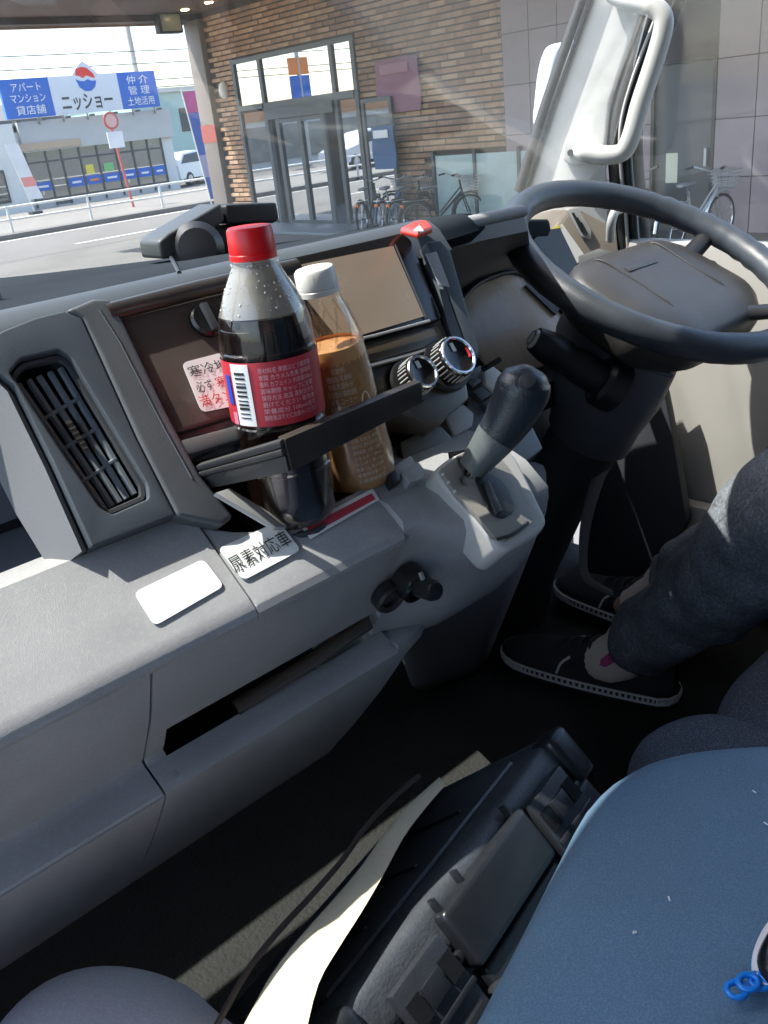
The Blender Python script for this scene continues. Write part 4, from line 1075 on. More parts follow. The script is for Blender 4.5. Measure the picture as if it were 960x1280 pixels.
for x, y in ((553, 594), (560, 604), (568, 615)):
    plate('position_mark', [gp_(x+a, y+b, .0085) for a, b in ((-2, -1.5), (1.5, -3), (2.5, 0), (-1, 1.5))], GN, .0003, 0, INKW, gl)
sh0 = gp_(583, 596, .004)
# lever axis points
k0, k1, k2, k3, k4 = at_p(592, 582, V((0.4116, 0.3866, 0.8215)), FWD), at_p(612, 558, V((0.4209, 0.3792, 0.8372)), FWD), at_p(636, 523, V((0.4329, 0.3719, 0.8558)), FWD), at_p(652, 490, V((0.4421, 0.3654, 0.8742)), FWD), at_p(657, 466, V((0.4459, 0.3626, 0.8881)), FWD)
tube('shaft', [sh0-GN*.01, at_p(598, 578, V((0.4135, 0.3857, 0.8243)), FWD)], .0045, CHROME, gl, 10)
kb = tube('knob', [k0, k0*.5+k1*.5, k1, k2, k3, k3*.5+k4*.5, k4, k4+(k4-k3)*.35], [.0085, .0105, .0125, .0165, .0185, .0178, .0138, .004], NAVY, gl, 24, smoothpath=4)
tube('grip_sleeve', [k0+(k0-k1)*.15, k0*.5+k1*.5, k1+(k2-k1)*.35], [.0098, .0117, .0145], mat('grey_green_grip', (.10, .115, .115), .42, grain=.3, gscale=900), kb, 24, smoothpath=4)
bt = k3+(k4-k3)*.35-FWD*.0165
lathe('release_button', [(.0005, 0), (.0055, 0), (.0048, .0022), (.0005, .003)], bt, (-FWD+V((0, 0, .35))).normalized(), CHAR, kb, 20)

# ================================================================ STEERING WHEEL
WC = V((1.100, .676, .826)); WT = .461
WN = V((0, -math.sin(WT), math.cos(WT))); WE = V((0, math.cos(WT), math.sin(WT))); WX = V((1, 0, 0))
sw = thing('steering_wheel', 'black leather steering wheel with padded airbag centre', 'steering wheel', tuple(WC))
RR = .201
def wc(a, r=RR, h=0): return WC+WX*(r*math.cos(a))+WE*(r*math.sin(a))+WN*h
bm = bmesh.new(); N_ = 96
rim_r = []
for i in range(N_):
    a = 2*math.pi*i/N_
    rim_r.append(.0195+.0012*math.sin(a*40)*(1 if (-.5 < math.sin(a) < .6 and math.cos(a) > .3) else .25))
b_tube(bm, [wc(2*math.pi*i/N_) for i in range(N_)], rim_r, 14, True)
finish('rim', bm, mat('wheel_leather', (.048, .056, .068), .40, grain=.5, gscale=700, var=.12, vscale=18), sw, 70)
hub = [(-.132, -.075), (-.125, .035), (-.095, .066), (.095, .066), (.125, .035), (.132, -.075), (.075, -.118), (-.075, -.118)]
HO = V((.022, 0, 0))
def hubring(s, h): return [WC+HO+WX*(a*s*1.06)+WE*(b*s*1.06)+WN*(h-.016) for a, b in round_hub]
round_hub = [(p.x, p.y) for p in round_poly([V((a, b, 0)) for a, b in hub], .02, 3)]
HUBM = mat('airbag_cover', (.042, .039, .037), .40, grain=.6, gscale=800, var=.06, vscale=20)
loft('airbag_cover', [hubring(.94, -.075), hubring(1.06, -.06), hubring(1.08, -.025), hubring(1.05, -.013), hubring(.97, -.005), hubring(.7, .001), hubring(.3, .003), hubring(.04, .003)], HUBM, sw, smooth=60)
for a0, a1, b0, b1 in ((-.115, .065, .035, .040),):
    pass
def hs(x, e):
    m_ = max(abs(x)/.125, abs(e-.0)/.09 if e < 0 else e/.068)
    return .0042 if m_ < .6 else .0042-.012*((m_-.6)/.4)**2
for P in ([(-.066, .058), (-.064, .02), (-.062, -.03), (-.064, -.082)], [(.066, .058), (.064, .02), (.062, -.03), (.064, -.082)]):
    Q = catmull([V((x, e, 0)) for x, e in P], 5)
    tube('cover_seam', [WC+HO+WX*q.x*1.06+WE*q.y*1.06+WN*(hs(q.x, q.y)-.0178) for q in Q], .0013, BLACK, sw, 6)
plate('embossed_bar', [WC+WX*a+WE*b+WN*(-.0145) for a, b in ((-.035, .012), (.035, .012), (.035, .022), (-.035, .022))], WN, .003, .002, HUBM, sw, .001)
for a in (math.radians(8), math.radians(172), math.radians(-55), math.radians(-125)):
    tube('spoke', [wc(a, .10, -.04), wc(a, .145, -.03), wc(a, RR, -.004)], [.020, .015, .013], BLACK, sw, 10, flat=(WN, .6))
# column and stalks
cl_ = thing('steering_column', 'dark steering column shroud with a stubby black stalk pointing left', 'steering column', tuple(WC-WN*.4))
def cring(h, rx, re, dx=0, de=0): return [WC-WN*h+WX*(dx+rx*math.cos(a))+WE*(de+re*math.sin(a)) for a in [k*math.pi/10 for k in range(20)]]
loft('shroud', [cring(.045, .07, .07), cring(.07, .085, .085, 0, .0), cring(.13, .088, .095, -.01, -.005), cring(.19, .082, .088, -.01, -.015), cring(.25, .068, .072, -.005, -.02), cring(.29, .06, .07, 0, -.02)], mat('navy_shroud', (.105, .115, .135), .5, grain=.3, gscale=1000), cl_, smooth=60)
loft('lower_column', [cring(.28, .055, .06, 0, -.02), cring(.42, .06, .06, .0, -.01), cring(.62, .075, .07, .01, 0), cring(.76, .10, .09, .02, 0)], mat('dark_column_boot', (.04, .043, .05), .6), cl_, smooth=60)
st0 = at_p(757, 478, WC-WN*.11+V((-.06, -.06, 0)), FWD); st1 = at_p(668, 424, WC-WN*.07+V((-.14, .0, 0)), FWD)
sdv = (st1-st0).normalized()
lathe('stalk_collar', [(.001, -.02), (.036, -.02), (.036, .006), (.030, .012), (.001, .012)], st0, sdv, BLACK, cl_, 24)
lathe('stalk', [(.001, .0), (.024, .0), (.0235, .05), (.021, .056), (.021, .068), (.0235, .072), (.022, .10), (.019, (st1-st0).length-.008), (.017, (st1-st0).length), (.001, (st1-st0).length)], st0, sdv, BLACK, cl_, 24)
lathe('stalk_button', [(.001, 0), (.0135, 0), (.0125, .004), (.001, .005)], st1, sdv, mat('pale_button', (.80, .80, .77), .4), cl_, 20)
lathe('stalk_button_mark', [(.0095, 0), (.0105, 0), (.0105, .0006), (.0095, .0006)], st1+sdv*.0048, sdv, BLACK, cl_, 20, cap=False)
tube('stalk', [WC-WN*.10+WX*.08, WC-WN*.085+WX*.20+WE*.02, WC-WN*.08+WX*.27+WE*.03], [.014, .011, .013], BLACK, cl_, 12)
# pale column trim and strap-like seam
tube('key_surround', [at_p(708, 448, WC-WN*.12+V((-.08, 0, 0)), FWD), at_p(716, 435, WC-WN*.1+V((-.08, 0, 0)), FWD)], .008, CHROME, cl_, 10)
tube('shroud_seam', [at_p(x, y, WC-WN*.12+V((-.02, -.13, 0)), FWD) for x, y in ((718, 385), (745, 420), (790, 452), (840, 470))], .0035, mat('grey_seam', (.10, .12, .15), .4), cl_, 8, smoothpath=4)
tube('harness_cover', [at_p(x, y, V((1.16, .70, .50)), FWD) for x, y in ((830, 470), (795, 495), (770, 535), (750, 590), (733, 650), (729, 700), (735, 725), (765, 742))], [.012, .016, .014, .011, .009, .007, .007, .005], mat('grey_strip', (.14, .135, .13), .5), cl_, 10, smoothpath=4, flat=(FWD, .4))
# dark kick panel forward of the driver's door
kp = thing('kick_panel', 'dark kick panel between steering column and the driver door', 'panel', (1.33, .9, FZ))
plate('panel', [at_x(x, y, 1.335) for x, y in ((824, 462), (836, 520), (850, 600), (858, 652), (838, 690), (800, 720), (742, 735), (728, 690), (745, 600), (780, 500))], (-1, 0, 0), .0, .02, mat('navy_kick_panel', (.05, .054, .064), .6, grain=.3, gscale=900), kp, .004)

# ================================================================ CUP HOLDER AND BOTTLES
ch_ = thing('cup_holder', 'black pull-out cup holder bar in front of the two bottles', 'cup holder', (.33, .46, .84))
hb = [at_y(x, y, .394) for x, y in ((356, 549), (528, 476), (529, 504), (366, 590))]
HOLD = mat('brown_black_holder', (.028, .023, .019), .38, grain=.15, gscale=900, var=.1, vscale=30)
plate('front_bar', hb, (0, -1, 0), .0, .008, HOLD, ch_, .0015)
arm = [V((.303, .452, .866)), V((.303, .452, .8425))]
la, lb = at_y(248, 580, .452), at_y(262, 610, .452)
A0, A1 = hb[0]+V((0, .002, 0)), hb[3]+V((0, .002, 0))
an_ = (la-A0).cross(V((0, 0, 1))).normalized()
if an_.y > 0 and an_.x > 0: an_ = -an_
for k, (f0, f1, o_) in enumerate(((0, .22, .0035), (.25, .45, .0045), (.48, 1.0, .002))):
    plate('side_arm', [A0*(1-f0)+A1*f0, la*(1-f0)+lb*f0, la*(1-f1)+lb*f1, A0*(1-f1)+A1*f1], an_, o_, .003, mat('grey_arm', (.055, .055, .055), .38, grain=.2), ch_, .0012)

tube('slide_rail', [at_y(228, 575, .462), at_y(262, 556, .465), at_y(305, 540, .47)], .004, CHAR, ch_, 8)
# lower support flap
fl0 = [at_p(x, y, V((.27, .43, .835)), V((.45, -.55, .70))) for x, y in ((268, 617), (286, 611), (352, 651), (358, 660), (343, 661))]
plate('support_flap', fl0, (.45, -.55, .70), .001, .002, SILVER, ch_, .0008)
sup = plate('support_floor', [V((.268, .475, .8155)), V((.268, .436, .8155))]+[V((.2908+.0235*math.cos(a), .436+.0235*math.sin(a), .8155)) for a in [math.radians(q) for q in range(190, 351, 16)]]+[V((.345, .425, .8155)), V((.39, .430, .8155)), V((.39, .475, .8155))], (0, 0, 1), .0025, .001, CHAR, ch_, .0006)
# bottles: axis upright, real 500 ml sizes
PET = glass('clear_pet', (.93, .92, .90), ior=1.45, boost=1.3)
def liquid(name, col, rough=.12):
    return mat(name, col, rough, spec=.5, coat=.3)
COLA = liquid('cola_brown', (.010, .005, .004))
BS = .87; CB = V((.2908, .436, .8190))
cb = thing('cola_bottle', 'cola bottle with bright red cap and red label in the holder', 'bottle', tuple(CB))
cprof = [(.0005, .004), (.020, .0), (.028, .003), (.0315, .010), (.0322, .022), (.0318, .05), (.0325, .075), (.0328, .08), (.0328, .128), (.0325, .134), (.0315, .146), (.0290, .156), (.0245, .167), (.0188, .178), (.0152, .185), (.0140, .190), (.0140, .196)]
lathe('shell', cprof, CB, (0, 0, 1), PET, cb, 40, cap=False)
lv = .153
lathe('cola', [(r*.965, h) for r, h in [(.0005, .005)]+cprof[1:11]+[(.0308, .1465), (.0300, lv)]]+[(.0005, lv)], CB, (0, 0, 1), COLA, cb, 40, cap=False)
# frosted, beaded upper neck
MIST = mat('misted_neck', (.55, .47, .38), .35, spec=.6, var=.2, vscale=120)
neck = glass('misted_pet', (.80, .76, .70), refl=.14, rough=.35, dirt=.75)
lathe('misted_neck', [(.0290, lv+.0012), (.0284, .156), (.0240, .167), (.0183, .178), (.0147, .185), (.0135, .190), (.0135, .195)], CB, (0, 0, 1), neck, cb, 40, cap=False)
CAPR = mat('bright_red_cap', (.72, .008, .012), .35)
def cap(root, C, z0, r, h, m):
    bm = bmesh.new(); seg = 64; prof = [(r*1.03, 0), (r*1.03, .0035), (r*.99, .004), (r*1.0, .0055), (r*.97, h-.002), (r*.90, h-.0003), (r*.5, h), (.0003, h)]
    rings = []
    for i, (rr_, hh) in enumerate(prof):
        ring = []
        for j in range(seg):
            k = 1+.018*(1 if j % 2 else -1)*(1 if 3 <= i <= 4 else 0)
            an = 2*math.pi*j/seg; ring.append(bm.verts.new(V(C)+V((rr_*k*math.cos(an), rr_*k*math.sin(an), z0+hh))))
        rings.append(ring)
    for i in range(len(rings)-1):
        for j in range(seg): bm.faces.new((rings[i][j], rings[i][(j+1) % seg], rings[i+1][(j+1) % seg], rings[i+1][j]))
    bm.faces.new(rings[0][::-1])
    return finish('cap', bm, m, root, 40)
cap(cb, CB, .1885, .0152, .0205, CAPR)
lathe('neck_ring', [(.0145, .184), (.0165, .185), (.0165, .1865), (.0145, .1875)], CB, (0, 0, 1), PET, cb, 32, cap=False)
bm = bmesh.new(); rl = random.Random(5)
for k in range(150):
    f = rl.random(); hh = .1535+f*.033
    rr_ = [(.0290, .1535), (.0284, .156), (.0240, .167), (.0183, .178), (.0150, .187)]
    for (r0, h0), (r1, h1) in zip(rr_[:-1], rr_[1:]):
        if h0 <= hh <= h1: rad_ = r0+(r1-r0)*(hh-h0)/(h1-h0)
    an = rl.uniform(0, 2*math.pi); d_ = rl.choice((.0004, .0006, .0009))
    bmesh.ops.create_icosphere(bm, subdivisions=1, radius=d_, matrix=Matrix.Translation(CB+V((rad_*math.cos(an), rad_*math.sin(an), hh))))
tag(finish('condensation', bm, mat('water_bead', (.75, .72, .68), .1, spec=.8), cb, 80), kind='stuff')
for h_ in (.0795, .1305, .062, .045): lathe('moulded_ring', [(.0322, h_-.0012), (.0333, h_), (.0322, h_+.0012)], CB, (0, 0, 1), PET, cb, 40, cap=False)
# label wraps the body: red ground, white barcode panel, white lettering
def wrap(name, C, r, a0, a1, z0, z1, m, parent, n=24, th=.0003):
    rows = [[V(C)+V((r*math.cos(math.radians(a0+(a1-a0)*j/n)), r*math.sin(math.radians(a0+(a1-a0)*j/n)), z)) for j in range(n+1)] for z in (z0, z1)]
    return loft(name, rows, m, parent, closed=False, caps=False, solid=th, smooth=60)
LABR = mat('label_red_film', (.50, .035, .055), .35)
lathe('label', [(.0333, .083), (.0334, .084), (.0334, .126), (.0333, .127)], CB, (0, 0, 1), LABR, cb, 48, cap=False)
ang = math.degrees(math.atan2(-CB.y, -CB.x))    # towards the camera
lbw = wrap('label_panel', CB, .0337, ang-52, ang-27, .0838, .1262, INKW, cb)
for k in range(11):
    z = .089+.0030*k
    wrap('barcode_bar', CB, .0340, ang-47, ang-33, z, z+random.choice((.0008, .0014, .0018)), INKB, lbw, 8)
wrap('label_logo', CB, .0337, ang-66, ang-57, .098, .118, INKBL, cb, 8)
wrap('label_band', CB, .0337, ang-62, ang-54, .0838, .092, mat('label_pink', (.6, .2, .3), .5), cb, 8)
PINKW = mat('pale_label_print', (.75, .45, .47), .5)
lines = ['原材料名 果糖ぶどう糖液糖', '炭酸 カラメル色素 酸味料', '香料 カフェイン 内容量500ml', '賞味期限 キャップに記載', '保存方法 高温 直射日光を', '避けてください 販売者', '栄養成分 100ml当り', '開栓後はすぐにお飲みください']
def wrap_text(body, C, r, a_mid, span, z, h, m, parent):
    o = text('label_print', body, V((0, 0, 0)), (1, 0, 0), (0, 1, 0), h, m, None, width=math.radians(span)*r, lift=0)
    for v in o.data.vertices:
        a = math.radians(a_mid)+v.co.x/r
        v.co = V(C)+V((r*math.cos(a), r*math.sin(a), z+v.co.y))
    world_to(parent, o.data); o.parent = parent
for k, ln in enumerate(lines): wrap_text(ln, CB, .0337, ang+17, 66, .1215-k*.0046, .0040, PINKW, cb)

# milk coffee bottle
MB_ = V((.3560, .4455, .8190))
mb = thing('milk_coffee_bottle', 'clear bottle of milk coffee with a white cap behind the holder bar', 'bottle', tuple(MB_))
mprof = [(.0005, .003), (.022, .0), (.0285, .004), (.0308, .014), (.0303, .03), (.0290, .05), (.0272, .075), (.0262, .10), (.0255, .112), (.0240, .121), (.0212, .131), (.0185, .140), (.0160, .147), (.0150, .151), (.0150, .158)]
lathe('shell', mprof, MB_, (0, 0, 1), PET, mb, 40, cap=False)
MILK = mat('milk_coffee', (.50, .27, .115), .25, spec=.5, var=.05, vscale=40)
ml = .113
lathe('milk_coffee', [(r*.965, h) for r, h in mprof[:8]]+[(.0246, ml-.001), (.0244, ml), (.0005, ml)], MB_, (0, 0, 1), MILK, mb, 40, cap=False)
lathe('foam', [(.0250, ml-.012), (.0250, ml-.006), (.0248, ml-.001), (.0240, ml+.0025), (.0225, ml+.003)], MB_, (0, 0, 1), mat('orange_foam', (.78, .42, .15), .5), mb, 32, cap=False)
cap(mb, MB_, .1535, .0150, .0185, mat('white_cap', (.80, .79, .76), .4))
for k in range(12):
    an = 2*math.pi*k/12; a2 = an+.22
    P = [MB_+V((rr_*math.cos(an+(a2-an)*t*2)*1.01, rr_*math.sin(an+(a2-an)*t*2)*1.01, hh)) for t, (rr_, hh) in zip((0, .33, .66, 1), ((.0248, .117), (.0226, .126), (.0198, .1355), (.0170, .1445)))]
    tube('neck_facet', P, .0009, PET, mb, 5, smoothpath=2)
ang2 = math.degrees(math.atan2(-MB_.y, -MB_.x))
BRL = mat('dark_brown_print', (.07, .035, .02), .5); CRL = mat('cream_print', (.72, .62, .48), .5)
for k in range(8):
    wrap_text(('乳飲料', '種類別 乳飲料', '無脂乳固形分', '乳脂肪分 植物油脂', '生乳 コーヒー', '砂糖 デキストリン', '香料 カゼインNa', '乳化剤 安定剤')[k], MB_, .0276, ang2+4, (22, 40, 40, 46, 40, 46, 44, 40)[k], .102-k*.0058, .0050, CRL, mb)
for k in range(9): wrap_text(('原材料名 牛乳 コーヒー', '砂糖 乳製品 香料', '保存方法 直射日光を避け', '賞味期限 上部に記載', 'エネルギー 48kcal', 'たんぱく質 1.0g', '脂質 1.2g 炭水化物', '食塩相当量 0.1g', 'お客様相談室')[k], MB_, .0307, ang2+22, 44, .052-k*.0048, .0036, CRL, mb)
tube('seal_oval', [MB_+V((.0280*math.cos(math.radians(ang2+40+8*math.cos(t))), .0280*math.sin(math.radians(ang2+40+8*math.cos(t))), .072+.009*math.sin(t))) for t in [k*math.pi/8 for k in range(16)]], .0006, CRL, mb, 5, closed=True)

cb.scale = (BS, BS, BS); mb.scale = (BS, BS, BS); mb.rotation_euler = (math.radians(-1.0), math.radians(-5.5), 0)

# ================================================================ DASH-TOP DEVICE
dv = thing('dash_device', 'black dashboard camera unit on a ball mount behind the red-capped bottle', 'device', tuple(at_z(250, 325, .972)))
DV = mat('matte_black_device', (.016, .016, .017), .5, grain=.3, gscale=900)
dY = .66
q = [at_y(x, y, dY) for x, y in ((272, 256), (336, 253), (340, 274), (332, 279), (275, 280))]
plate('body', q, (0, -1, 0), .012, .03, DV, dv, .003, seg=3)
q = [at_y(x, y, dY-.006) for x, y in ((194, 302), (206, 292), (272, 254), (277, 276), (262, 288), (214, 322), (198, 324))]
plate('slab', q, (0, -1, 0), .006, .028, mat('grey_black_slab', (.05, .055, .055), .42, grain=.3), dv, .003, seg=3)
lathe('ball_mount', [(.001, -.02), (.016, -.018), (.021, -.008), (.021, .010), (.015, .018), (.001, .019)], at_y(248, 312, dY-.012), (-.5, -.8, .2), BLACK, dv, 24)
q = [at_y(x, y, dY) for x, y in ((258, 285), (330, 278), (330, 312), (250, 332))]
plate('base', q, (0, -1, 0), .005, .03, BLACK, dv, .003)
tube('cable', [at_y(300, 320, dY), at_z(320, 330, .968), at_z(350, 330, .962)], .0022, BLACK, dv, 6, smoothpath=4)

# ================================================================ SEATS
BLUEF = mat('blue_seat_fabric', (.088, .165, .255), .85, grain=.6, gscale=1600, var=.10, vscale=9, col2=(.12, .205, .305), c2scale=900)
DRVF = mat('dark_speckled_fabric', (.10, .118, .155), .95, grain=.8, gscale=900, col2=(.27, .30, .36), c2scale=650, c2lo=.5, c2hi=.68)
def cushion(name, pts, z0, z1, m, parent, rad=.05, rnd=.12):
    out = round_poly([V((x, y, 0)) for x, y in pts], rnd, 8)
    c = sum(out, V())/len(out); rr = []
    for k in range(7):
        a = k/6*math.pi/2
        inset = rad*(1-math.cos(a)*1.0) if False else rad*(1-math.cos(a))
        h = z1-rad+rad*math.sin(a)
        rr.append([V((p.x, p.y, 0))+(c-p).normalized()*inset+V((0, 0, h)) for p in out])
    rr.insert(0, [V((p.x, p.y, z0)) for p in out])
    rr.append([V((p.x, p.y, 0))+(c-p)*.5+V((0, 0, z1+.006)) for p in out])
    rr.append([V((p.x, p.y, 0))+(c-p)*.93+V((0, 0, z1+.009)) for p in out])
    return loft(name, rr, m, parent, smooth=60)
cs = thing('centre_seat', 'smooth blue fabric centre seat in the lower right corner', 'seat', (.5, .0, FZ))
e = [at_z(x, y, .55) for x, y in ((580, 1280), (680, 1110), (752, 1003), (850, 967), (960, 962))]
cushion('cushion', [(.087, -.40), (.087, .196), (.261, .2455), (.435, .2975), (.557, .187), (.557, -.40)], .36, .620, BLUEF, cs, .030, .074)
boxlo('seat_base', (.13, -.40, FZ), (.53, .16, .362), CHAR, cs, .02)
b_ = cushion('backrest', [(.10, -.55), (.10, -.42), (.58, -.42), (.58, -.55)], .40, 1.15, BLUEF, cs, .03, .05)
bm = bmesh.new(); rl = random.Random(3)
for k in range(26):
    c = V((rl.uniform(.28, .55), rl.uniform(-.12, .20), .6235)); r_ = rl.choice((.0004, .0005, .0009))
    b_tube(bm, [c, c+V((rl.uniform(-.003, .003), rl.uniform(-.003, .003), .0006))], r_, 5)
tag(finish('lint', bm, INKW, cs, 0), kind='stuff')
ps = thing('passenger_seat', 'blue passenger seat under the photographer, below the frame', 'seat', (-.17, 0, FZ))
cushion('cushion', [(-.46, -.40), (-.46, .20), (.08, .20), (.08, -.40)], .30, .50, BLUEF, ps, .035, .10)
boxlo('seat_base', (-.42, -.38, FZ), (.05, .16, .302), CHAR, ps, .02)
cushion('backrest', [(-.46, -.56), (-.46, -.42), (.08, -.42), (.08, -.56)], .40, 1.2, BLUEF, ps, .03, .05)
dseat = thing('driver_seat', 'dark grey speckled driver seat beside the blue seat', 'seat', (1.05, 0, FZ))
cushion('cushion', [(.70, -.40), (.69, .25), (.72, .36), (.82, .41), (1.27, .41), (1.33, .30), (1.33, -.40)], .28, .415, DRVF, dseat, .045, .09)
cushion('side_bolster', [(.60, -.38), (.585, .30), (.61, .40), (.68, .43), (.76, .40), (.76, -.38)], .29, .43, DRVF, dseat, .045, .06)
boxlo('seat_base', (.74, -.38, FZ), (1.28, .30, .285), BLACK, dseat, .02)
cushion('backrest', [(.70, -.56), (.70, -.42), (1.33, -.42), (1.33, -.56)], .40, 1.25, DRVF, dseat, .03, .05)

# ================================================================ TOOL CASE
CU = V((.282, .060, 0)).normalized()
CASEM = mat('black_case_plastic', (.024, .027, .033), .42, grain=.35, gscale=700, var=.25, vscale=25)
CASEB = mat('black_case_smooth', (.015, .017, .021), .34, var=.2, vscale=30)
SC = .87; pB = V((.1783, .2862, .615))       # front top edge, case size factor
L0 = .335; CW = CU.cross(V((0, 0, 1)))                     # towards the seat (-Y)
if CW.y > 0: CW = -CW
tilt = math.radians(47)
TS = (CW*math.cos(tilt)-V((0, 0, 1))*math.sin(tilt)).normalized()   # latch side, across
LD = (V((0, 0, -1))*math.cos(tilt)+(-CW)*math.sin(tilt)).normalized()   # lid, downwards and forwards
TN = CU.cross(TS); TN = TN if TN.z > 0 else -TN
LN = CU.cross(LD); LN = LN if LN.y > 0 else -LN
ca = thing('tool_case', 'black plastic tool case with latches standing against the blue seat', 'case', tuple(pB))
o_ = pB-CU*.03*SC+V((0, 0, -.005))
DEP, HGT = .085, .24
Rm = Matrix((CU, TS, -LD)).transposed()
def ck(u, t, d): return o_+CU*u*SC+TS*t*SC+LD*d*SC
def cbox(n, c, sz, m, par, bev, R_, seg=2): return box(n, c, tuple(v*SC for v in sz), m, par, bev*SC, R_, seg)
cbox('lid_shell', ck(L0/2, .020, HGT/2+.004), (L0, .040, HGT), mat('case_lid_plastic', (.060, .067, .078), .38, grain=.4, gscale=500, var=.25, vscale=25), ca, .012, Rm, 4)
cbox('base_shell', ck(L0/2, .066, HGT/2+.008), (L0-.006, .044, HGT), CASEM, ca, .010, Rm, 4)
cbox('seam_rib', ck(L0/2, .0425, HGT/2+.001), (L0+.004, .007, HGT+.002), CASEB, ca, .002, Rm)
cbox('lid_panel', ck(L0/2, -.001, HGT/2+.004), (L0-.07, .006, HGT-.07), mat('case_lid_plastic', (.060, .067, .078), .38, grain=.4, gscale=500, var=.25, vscale=25), ca, .003, Rm)
for k in range(3): cbox('lid_rib', ck(.10+k*.068, -.0045, .115), (.004, .002, .11), CASEM, ca, .0008, Rm)
cbox('handle_hump', ck(L0*.52, .034, .0), (L0*.36, .046, .018), CASEB, ca, .006, Rm, 3)
cbox('handle_recess', ck(L0*.52, .072, .002), (L0*.34, .024, .012), CASEB, ca, .004, Rm, 3)
for u in (.075, .268):
    l_ = cbox('latch', ck(u, .046, -.004), (.056, .060, .010), CASEM, ca, .003, Rm)
    for du in (-.021, .021): cbox('latch_slot', ck(u+du*.9, .036, -.0100), (.013, .018, .0022), BLACKG, l_, 0, Rm)
    cbox('latch_bridge', ck(u, .036, -.0105), (.020, .016, .003), CASEB, l_, .001, Rm)
    cbox('latch_rib', ck(u, .054, -.0105), (.056, .004, .003), CASEB, l_, .001, Rm)
    cbox('latch_tab', ck(u, .071, -.0105), (.044, .010, .006), CASEB, l_, .002, Rm)
    cbox('hinge_barrel', ck(u+.040, .078, -.004), (.016, .014, .014), CASEM, l_, .004, Rm)
for u in (.12, .15, .225): cbox('rib', ck(u, .014, .0), (.003, .026, .008), CASEB, ca, .001, Rm)
for u in (.012, L0-.012): cbox('corner_guard', ck(u, .022, .012), (.03, .048, .03), CASEB, ca, .008, Rm, 3)
# cream sheet hanging in front of the lid
CREAM = mat('cream_card', (.56, .51, .38), .8, grain=.2, gscale=200, var=.05, vscale=8)
bg_ = thing('canvas_pad', 'cream canvas pad lying along the lid of the black tool case', 'canvas pad', tuple(at_z(450, 1080, .42)))
up_ = [(548, 974), (518, 1000), (484, 1036), (452, 1082), (415, 1126), (376, 1170), (338, 1220), (300, 1290)]
dn_ = [(556, 982), (532, 1010), (505, 1046), (480, 1092), (452, 1140), (424, 1184), (398, 1230), (380, 1300)]
up_ = [(p.x, p.y) for p in catmull([V((a, b, 0)) for a, b in up_], 3)]; dn_ = [(p.x, p.y) for p in catmull([V((a, b, 0)) for a, b in dn_], 3)]
rowsU = [at_z(x, y, (.618+.004*math.sin(i*.5))) for i, (x, y) in enumerate(up_)]
rowsD = [at_z(x, y, .628) for x, y in dn_]
lowU = [at_p(x, y, ck(0, -.004, 0), LN) for x, y in up_]; lowD = [at_p(x, y, ck(0, -.004, 0), LN) for x, y in dn_]
midr = [(a*.5+b*.5)+V((0, 0, .003+.0015*math.sin(i*1.3))) for i, (a, b) in enumerate(zip(rowsU, rowsD))]
ring_ = [[lu, u, u*.8+d*.2+V((0, 0, .003)), m_, d, ld] for lu, u, m_, d, ld in zip(lowU, rowsU, midr, rowsD, lowD)]
loft('canvas', ring_, CREAM, bg_, closed=True, smooth=50)
tube('binding_cord', [p+LN*.004+V((-.006, .010, -.003)) for p in rowsU], .002, mat('brown_cord', (.05, .035, .03), .7), bg_, 6, smoothpath=3)

# ================================================================ LANYARD ON THE SEAT
ln_ = thing('lanyard', 'bright blue chain links on a white and light blue strap lying on the seat', 'lanyard', tuple(at_z(940, 1225, .63)))
BL_ = mat('bright_blue_plastic', (.01, .22, .75), .3); LB_ = mat('light_blue_strap', (.30, .62, .85), .6)
ZS = .634
for k, (x, y) in enumerate(((921, 1237), (935, 1231), (951, 1226), (964, 1221))):
    c = at_z(x, y, ZS); ax = (at_z(960, 1222, ZS)-at_z(921, 1237, ZS)).normalized(); bx = V((0, 0, 1)).cross(ax)
    tube('link', [c+ax*(.0052*math.cos(t))+bx*(.0042*math.sin(t))+V((0, 0, .002 if k % 2 else 0)) for t in [j*math.pi/8 for j in range(16)]], .0016, BL_, ln_, 8, closed=True)
tube('strap', [at_z(x, y, ZS) for x, y in ((975, 1150), (962, 1168), (953, 1190), (951, 1210), (957, 1226), (975, 1235))], .004, mat('white_strap', (.75, .72, .72), .6), ln_, 8, smoothpath=4, flat=(V((0, 0, 1)), .5))
tube('strap', [at_z(x-4, y+2, ZS-.002) for x, y in ((975, 1150), (962, 1168), (953, 1190), (951, 1210), (957, 1226), (975, 1235))], .003, LB_, ln_, 8, smoothpath=4, flat=(V((0, 0, 1)), .5))
tube('pouch_edge', [at_z(x, y, ZS+.004) for x, y in ((990, 1150), (970, 1180), (962, 1205), (972, 1222), (995, 1230))], .006, BLACKG, ln_, 8, smoothpath=4)

